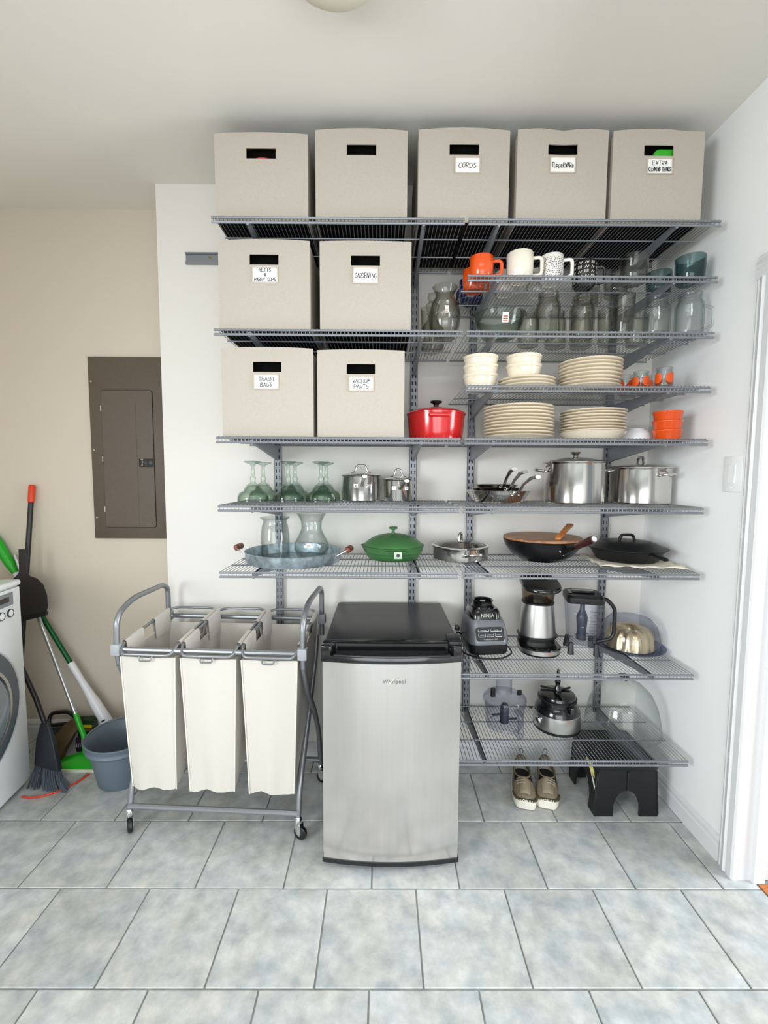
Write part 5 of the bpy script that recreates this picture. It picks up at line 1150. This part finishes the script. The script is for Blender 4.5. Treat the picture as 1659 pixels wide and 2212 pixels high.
B().loft([rrect(0.088, 0.048, 0.018, 0.10, cx=-0.03, cy=-0.045), rrect(0.11, 0.06, 0.02, 0.001, cx=-0.03, cy=-0.045)]).out('bristles', BLU, p)
# long-handled dustpan clipped to the broom pole: flared tray, straight rubber lip below
p = thing('dustpan', 'black flared dustpan clipped to the orange-tipped broom pole', 'dustpan', (-3.065, 0.058, 0.70))
prof = [(-0.095, 0.0), (0.128, 0.052), (0.134, 0.078), (0.126, 0.135), (0.104, 0.185), (0.070, 0.215), (0.036, 0.226), (0.020, 0.245), (0.020, 0.362), (-0.016, 0.362), (-0.020, 0.245), (-0.040, 0.222), (-0.075, 0.185), (-0.092, 0.10)]
b = B(); pts2 = [(x, -0.005 - 0.075 * max(0, (0.23 - q)) / 0.23 * 0.5, q) for x, q in prof]
b.loft([[(x, y + 0.003, q) for x, y, q in pts2], [(x, y, q) for x, y, q in pts2]])
dp_ = b.out('tray', M('dustpan_black', '#211d1b', 0.5), p, bev=0.0012, bseg=1)
b = B(); b.loft([[(-0.095, -0.050, 0.004), (0.132, -0.036, 0.058), (0.132, -0.024, 0.058), (-0.095, -0.036, 0.004)], [(-0.094, -0.050, -0.018), (0.126, -0.036, 0.034), (0.126, -0.024, 0.034), (-0.094, -0.036, -0.018)]]); b.out('rubber_lip', BLACK, dp_, smooth=False)
# broom lying open by the washer: flat dark head with flared bristles
p = thing('angle_broom', 'dark broom head with splayed grey bristles beside the washer', 'broom', (-2.835, -0.125, 0.0), 0.0)
b = B(); b.loft([[(-0.060, -0.035, 0.075), (0.070, -0.060, 0.060), (0.075, -0.035, 0.062), (-0.055, -0.005, 0.078)], [(-0.060, -0.015, 0.185), (0.020, -0.020, 0.190), (0.025, 0.0, 0.192), (-0.055, 0.012, 0.187)], [(-0.055, 0.010, 0.255), (-0.022, 0.010, 0.257), (-0.020, 0.026, 0.258), (-0.053, 0.026, 0.256)]])
hd = b.out('head', M('broom_slate', '#20242b', 0.45), p, bev=0.004)
b = B(); rr = random.Random(9)
for i in range(150):
    t = rr.random(); s_ = rr.uniform(-.5, .5)
    x0, y0, z0 = -0.058 + 0.130 * t, -0.024 - 0.022 * t + s_ * 0.022, 0.072 - 0.014 * t
    x1, y1 = -0.050 + 0.205 * t + rr.uniform(-.006, .006), -0.072 - 0.028 * t + s_ * 0.05
    b.tube([(x0, y0, z0), ((x0 + x1) / 2 - 0.01 * t, (y0 + y1) / 2, 0.035), (x1, y1, 0.002 + rr.uniform(0, .006))], 0.0016, 3)
tag(b.out('bristles', BLU, hd), kind='stuff')
B().tube([(-0.038, 0.018, 0.252), (-0.10, 0.050, 0.36), (-0.34, 0.12, 0.80)], 0.011, 10).out('handle', BLACK, p, ang=60)
# hand brush with loop handle
p = thing('hand_brush', 'black hand brush with ring handle leaning against the recessed wall', 'brush', (-2.990, 0.105, 0.0))
B().loft([[(-0.045, -0.045, 0.0), (0.045, -0.045, 0.0), (0.045, -0.005, 0.0), (-0.045, -0.005, 0.0)], [(-0.050, 0.010, 0.085), (0.075, 0.010, 0.100), (0.075, 0.040, 0.100), (-0.050, 0.040, 0.085)]]).out('bristle_block', M('bristle_black', '#23262a', 0.75, noise=(80, 0.4), bump=(120, 0.8), stretch=(1, 1, .08)), p, bev=0.004)
B().tube(rc([(-0.055, 0.030, 0.100), (0.080, 0.030, 0.115), (0.088, 0.040, 0.140), (0.040, 0.055, 0.165), (-0.055, 0.055, 0.158)], 0.03, 5, closed=True), 0.010, 8, closed=True).out('ring_handle', BLACK, p, ang=60)
# green squeegee mop with silver pole
LIME = M('lime_plastic', '#1fa81f', 0.35); SILP = M('silver_pole', '#c3c4c6', 0.25, 0.85)
p = thing('flat_mop', 'silver-pole mop with bright green triangular head and pale pad', 'mop', (-2.770, -0.035, 0.0))
A, C_ = Vector((0.0, 0.035, 0.145)), Vector((-0.430, 0.210, 1.010)); d = C_ - A
pole(A, C_, 0.0095).out('pole', SILP, p, ang=60)
B().tube([Vector((0.022, 0.012, 0.040)), A - d * 0.02, A + d * 0.10], [0.010, 0.013, 0.0115], 10).out('green_socket', LIME, p, ang=60)
B().loft([rrect(0.215, 0.095, 0.012, 0.013, cx=0.01, cy=-0.01), rrect(0.200, 0.080, 0.012, 0.022, cx=0.01, cy=-0.008), rrect(0.07, 0.04, 0.012, 0.048, cx=0.03, cy=0.010)]).out('green_head', LIME, p, ang=40)
B().loft([rrect(0.225, 0.104, 0.012, 0.0, cx=0.01, cy=-0.012), rrect(0.225, 0.104, 0.012, 0.013, cx=0.01, cy=-0.012)]).out('pad', M('mop_pad', '#d9e0c8', 0.85), p, ang=40)
# spray mop with white body
p = thing('spray_mop', 'white-bodied spray mop with green pole leaning behind the bucket', 'mop', (-2.665, 0.098, 0.0))
A, C_ = Vector((0.008, 0.0, 0.05)), Vector((-0.695, 0.080, 1.20)); d = (C_ - A)
L = d.length; dn = d.normalized()
wb = B().tube([A, A + dn * 0.08, A + dn * 0.22, A + dn * 0.30, A + dn * 0.36, A + dn * 0.47], [0.030, 0.030, 0.026, 0.019, 0.016, 0.017], 14).out('white_body', M('mop_white', '#e9e9ec', 0.3), p, ang=60)
pole(A + dn * 0.465, A + dn * 0.95, 0.012).out('green_pole', M('dark_green_metal', '#0b5a2c', 0.25, 0.4), p, ang=60)
B().tube([A + dn * 0.945, A + dn * 1.02], 0.0145, 12).out('collar', M('mop_white', '#e9e9ec', 0.3), p, ang=60)
B().tube([A + dn * 1.02, A + dn * 1.08, A + dn * 1.20, A + dn * 1.28], [0.016, 0.024, 0.026, 0.018], 12).out('green_grip', LIME, p, ang=60)
zax = dn; xax = Vector((1, 0, 0)); yax = zax.cross(xax).normalized(); xax = yax.cross(zax).normalized()
for k in range(3):
    c_ = A + dn * (0.130 - 0.022 * k) - yax * 0.0 + Vector((0.010, -0.0285, 0))
    B().cbox(tuple(c_), (0.018, 0.006, 0.007), Matrix((xax, yax, zax)).transposed()).out('vent_slot', BLACK, wb, smooth=False)
B().loft([rrect(0.20, 0.10, 0.02, 0.0, cx=0.02, cy=0.0), rrect(0.19, 0.09, 0.02, 0.018, cx=0.02, cy=0.0), rrect(0.05, 0.04, 0.012, 0.040, cx=0.0, cy=0.0)]).out('mop_head', M('mop_white', '#e9e9ec', 0.3), p, ang=40)
# cleaning supplies by the wall
p = thing('pad_box', 'dark green and yellow cardboard box lying against the recessed wall', 'box', (-2.790, 0.155, 0.0))
if True:
    bx = B().box(-0.100, -0.020, -0.020, 0.028, 0.0, 0.130).out('carton', M('carton_green', '#1d4018', 0.5), p, bev=0.002, bseg=1)
    B().box(-0.098, -0.022, -0.0208, -0.0202, 0.088, 0.106).out('yellow_stripe', M('stripe_yellow', '#d9c01a', 0.5), bx, smooth=False)
    B().box(-0.098, -0.022, -0.0208, -0.0202, 0.070, 0.084).out('brown_stripe', M('stripe_brown', '#6a5a22', 0.5), bx, smooth=False)
p = thing('brown_pouch', 'crumpled dark brown pouch slumped between brush and mop', 'pouch', (-2.905, 0.040, 0.0), 0.1)
secs = []
for i, (zz, w2, d2, cx, cy) in enumerate(((0.0, 0.085, 0.06, -0.01, -0.06), (0.02, 0.105, 0.075, -0.012, -0.06), (0.06, 0.10, 0.06, -0.005, -0.035), (0.11, 0.095, 0.045, 0.02, 0.0), (0.15, 0.08, 0.025, 0.045, 0.025), (0.175, 0.045, 0.012, 0.062, 0.036))):
    L_ = rrect(w2, d2, d2 * 0.4, zz, 4, cx=cx, cy=cy); rr = random.Random(i)
    secs.append([(x + rr.uniform(-.005, .005), y + rr.uniform(-.004, .004), q + (rr.uniform(-.004, .004) if i else 0)) for x, y, q in L_])
B().loft(secs).out('film', M('brown_film', '#4a3a20', 0.35, noise=(20, 0.3)), p, ang=30)
p = thing('purple_packet', 'small dark purple packet with pale print behind the green mop head', 'packet', (-2.815, 0.085, 0.0), 0.15)
pk = B().loft([rrect(0.085, 0.030, 0.01, 0.0), rrect(0.09, 0.035, 0.012, 0.02), rrect(0.088, 0.022, 0.008, 0.062), rrect(0.088, 0.006, 0.002, 0.070)]).out('wrapper', M('packet_purple', '#2a1a2c', 0.35), p, ang=40)
B().box(0.005, 0.035, -0.0180, -0.0172, 0.022, 0.050).out('pale_print', M('packet_pale', '#cdbcb6', 0.6), pk, smooth=False)
for k in range(4): B().box(-0.036 + k * 0.008, -0.032 + k * 0.008, -0.0182, -0.0172, 0.026, 0.046).out('print_bar', M('packet_grey', '#9a949c', 0.6), pk, smooth=False)
cord = rc([(-3.02, -0.145, 0.004), (-2.88, -0.262, 0.004), (-2.790, -0.246, 0.004), (-2.720, -0.185, 0.004), (-2.672, -0.100, 0.004), (-2.655, -0.02, 0.004)], 0.12, 8)
cord = [(-2.868, -0.268, 0.0042), (-2.830, -0.276, 0.0042), (-2.785, -0.268, 0.0042), (-2.740, -0.242, 0.0042), (-2.706, -0.202, 0.0042), (-2.682, -0.158, 0.0042), (-2.668, -0.114, 0.0042)]
o = B().tube(cord, 0.0040, 8).out('extension_cord', M('cord_orange', '#e0411f', 0.4), ang=60); tag(o, 'orange cord curving over the floor from the washer', 'cord')
# bucket
p = thing('bucket', 'slate grey plastic bucket beside the laundry sorter', 'bucket', (-2.495, -0.128, 0.0005), 0.3)
B().lathe([(0, 0.004), (0.102, 0.0), (0.106, 0.004), (0.136, 0.165), (0.150, 0.170), (0.154, 0.178), (0.150, 0.186), (0.148, 0.190), (0.152, 0.200), (0.157, 0.212), (0.152, 0.216), (0.146, 0.212), (0.134, 0.165), (0.102, 0.010), (0, 0.008)], 48,
          mod=lambda a, r, q: r * (1 + (0.05 * math.exp(-((a - PI) / 0.3) ** 2) if q > 0.19 else 0))).out('body', M('bucket_slate', '#66727d', 0.45), p, ang=50)
B().tube([(0.150 * math.cos(t), 0.150 * math.sin(t), 0.2185 + 0.004 * math.sin(t)) for t in [0.15 + (PI - 0.3) * k / 16 for k in range(17)]], 0.0035, 6).out('bail_handle', M('bail_grey', '#77828c', 0.45), p, ang=60)

# ------------------------------------------------------------ shoes
KNIT = M('olive_knit', '#7d705c', 0.9, noise=(160, 0.25), bump=(260, 0.8)); SOLE = M('sole_white', '#e3ddcf', 0.7, bump=(120, 0.4)); SHOEIN = M('shoe_inside', '#2f2e2a', 0.9)
def shoe(x, y, rz, mir, label):
    """toe toward the room (local -y), heel toward the wall"""
    p = thing('sneaker', label, 'shoe', (x, y, 0.0005), rz, 'pair of sneakers')
    st = [(-0.134, 0.058), (-0.127, 0.080), (-0.108, 0.094), (-0.080, 0.102), (-0.055, 0.100), (-0.020, 0.094), (0.030, 0.088), (0.075, 0.082), (0.112, 0.068), (0.130, 0.040)]
    hts = [0.050, 0.058, 0.064, 0.076, 0.090, 0.094, 0.094, 0.098, 0.106, 0.086]
    L = [(mir * 0.010 * max(0, -y_ - 0.02) / 0.12, y_, wd) for y_, wd in st]
    zc = lambda y_, c: c * max(0, -y_ - 0.08) * 0.25
    loopz = lambda z0, sc, c: [(cx + wd / 2 * sc, y_, z0 + zc(y_, c)) for cx, y_, wd in L] + [(cx - wd / 2 * sc, y_, z0 + zc(y_, c)) for cx, y_, wd in reversed(L)]
    B().loft([loopz(0.0, 0.92, 0.3), loopz(0.006, 1.0, 0.3), loopz(0.028, 1.03, 0.5), loopz(0.034, 0.97, 0.5)]).out('sole', SOLE, p, ang=40)
    b = B(); n = 14; rows = []
    for (cx, y_, wd), hh in zip(L, hts):
        hgt = hh - 0.030; row = []
        for i in range(n + 1):
            t = PI * i / n; sx_ = math.copysign(abs(math.cos(t)) ** 0.7, math.cos(t)); sz_ = math.sin(t) ** 0.75
            row.append((cx + wd / 2 * 0.97 * sx_ * (1 - 0.10 * sz_ if y_ > 0 else 1), y_ * 0.985, 0.030 + hgt * sz_))
        rows.append(row)
    for r_ in rows: b.v += r_
    for j in range(len(rows) - 1):
        for i in range(n):
            if 4 <= j <= 6 and 3 <= i <= 10: continue
            b.f.append((j * (n + 1) + i, j * (n + 1) + i + 1, (j + 1) * (n + 1) + i + 1, (j + 1) * (n + 1) + i))
    u = b.out('upper', KNIT, p, ang=70)
    md = u.modifiers.new('thick', 'SOLIDIFY'); md.thickness = 0.003; md.offset = -1
    ss = u.modifiers.new('sub', 'SUBSURF'); ss.levels = 1; ss.render_levels = 1
    B().loft([rrect(0.072, 0.150, 0.034, 0.0345, cy=0.018), rrect(0.070, 0.146, 0.034, 0.040, cy=0.018)]).out('insole', SHOEIN, p)
    cx0 = L[0][0]
    # darker toe band with printed letters, following the toe outline
    arc = [(cx + sg * wd / 2 * 1.0, y_ - 0.002, 0.043 + zc(y_, 0.3)) for sg, seq in ((1, list(reversed(L[:4]))), (-1, L[:4])) for cx, y_, wd in seq]
    tb_ = B().tube(arc, [0.002, 0.006, 0.008, 0.0085, 0.0085, 0.008, 0.006, 0.002], 8, flat=0.45).out('toe_band', M('olive_dark', '#544a34', 0.8), p, ang=60)
    lettering('toe_print', 'NOBULL', 0.0150, M('print_cream', '#f0ecd6', 0.7), tb_, (cx0, -0.1450, 0.0475), (PI / 2 - 0.35, 0, 0), 0.0003)
    # tan vamp panel, laces, collar piping, heel pull tab
    vp = B()
    for k, (yy, zz, hw_) in enumerate(((-0.118, 0.0625, 0.020), (-0.100, 0.0690, 0.024), (-0.080, 0.0780, 0.023), (-0.062, 0.0880, 0.020), (-0.050, 0.0935, 0.016))):
        vp.v += [(cx0 * 0.6 - hw_, yy, zz - 0.003), (cx0 * 0.6, yy, zz + 0.0015), (cx0 * 0.6 + hw_, yy, zz - 0.003)]
        if k: q = 3 * k; vp.f += [(q - 3, q - 2, q + 1, q), (q - 2, q - 1, q + 2, q + 1)]
    vo = vp.out('vamp_panel', M('tan_suede', '#968871', 0.9, bump=(200, 0.4)), p, ang=80)
    md = vo.modifiers.new('thick', 'SOLIDIFY'); md.thickness = 0.002; md.offset = 1
    for k in range(3):
        yy = -0.056 - k * 0.010; zz = 0.0925 - k * 0.0045
        B().tube([(-0.028, yy + 0.004, zz - 0.011), (0, yy, zz + 0.003), (0.028, yy + 0.004, zz - 0.011)], 0.0024, 6).out('lace', M('lace_tan', '#a39a87', 0.9), p, ang=60)
    B().tube([(0.0360 * math.cos(t), 0.012 + 0.070 * math.sin(t), 0.0835 + 0.011 * math.sin(t) ** 2) for t in [2 * PI * k / 20 for k in range(20)]], 0.0035, 6, closed=True).out('collar', KNIT, p, ang=60)
    B().tube(rc([(-0.010, 0.116, 0.102), (-0.008, 0.118, 0.122), (0.008, 0.118, 0.122), (0.010, 0.116, 0.102)], 0.008, 4), 0.0025, 6).out('pull_tab', KNIT, p)
    return p
shoe(-0.622, -0.205, -0.24, 1, 'olive knit sneaker of the pair, nearer the fridge')
shoe(-0.509, -0.207, -0.26, -1, 'olive knit sneaker of the pair, nearer the step stool')

# ------------------------------------------------------------ folding step stool
STB = M('stool_black', '#0f1012', 0.45, bump=(200, 0.1))
p = thing('step_stool', 'black plastic folding step stool with arched legs under the lowest shelf', 'step stool', (-0.232, -0.245, 0.0005), 0.0)
B().loft([rrect(0.262, 0.262, 0.022, 0.205), rrect(0.268, 0.268, 0.024, 0.210), rrect(0.268, 0.268, 0.024, 0.228), rrect(0.258, 0.258, 0.022, 0.233)]).out('top', STB, p, ang=40)
def arch(hw0, hw1, h, aw, ah, sg):
    pts = [(-hw0, 0), (-aw, 0)]
    for k in range(9):
        t = PI * k / 8; pts.append((-aw * 0.92 * math.cos(t) if 0 < k < 8 else (-aw if k == 0 else aw), ah * 0.45 + ah * 0.55 * math.sin(t)))
    pts += [(aw, 0), (hw0, 0), (hw1, h), (-hw1, h)]
    return pts
for sg, nm in ((-1, 'front_panel'), (1, 'back_panel')):
    b = B(); b.prism(arch(0.136, 0.122, 0.205, 0.055, 0.115, 1), 'y', sg * 0.124 - 0.005, sg * 0.124 + 0.005)
    pn = b.out(nm, STB, p, bev=0.002, bseg=1)
    B().tube([(0.0, sg * 0.130, 0.118), (0.0, sg * 0.130, 0.200)], 0.0045, 8).out('fold_hinge', BLACK, pn)
    for sx in (-1, 1): B().tube([(sx * 0.134, sg * 0.128, 0.012), (sx * 0.121, sg * 0.128, 0.200)], 0.0038, 8).out('edge_hinge', BLACK, pn)
for sg in (-1, 1):
    b = B(); b.prism(arch(0.118, 0.118, 0.205, 0.070, 0.125, 1), 'x', -0.005, 0.005)
    b.v = [(x + sg * (0.131 - 0.0145 * zz / 0.205), y, zz) for x, y, zz in b.v]
    sd = b.out('side_panel', STB, p, bev=0.002, bseg=1)
    if sg < 0:
        pts = [(-0.100, 0.150), (-0.092, 0.178), (-0.060, 0.192), (-0.010, 0.198), (-0.020, 0.182), (-0.060, 0.160)]
        b = B(); b.prism(pts, 'x', -0.0008, 0.0); b.v = [(x - 0.1370 + 0.0145 * zz / 0.205, y, zz) for x, y, zz in b.v]
        b.out('side_sticker', M('sticker_yellow', '#d9cf7a', 0.6, noise=(60, 0.5)), sd, smooth=False)
        b = B(); b.prism([(-0.108, 0.105), (-0.100, 0.118), (-0.060, 0.160), (-0.078, 0.152), (-0.112, 0.122)], 'x', -0.0008, 0.0); b.v = [(x - 0.1370 + 0.0145 * zz / 0.205, y, zz) for x, y, zz in b.v]
        b.out('side_sticker', M('sticker_white', '#e6e4d6', 0.6), sd, smooth=False)
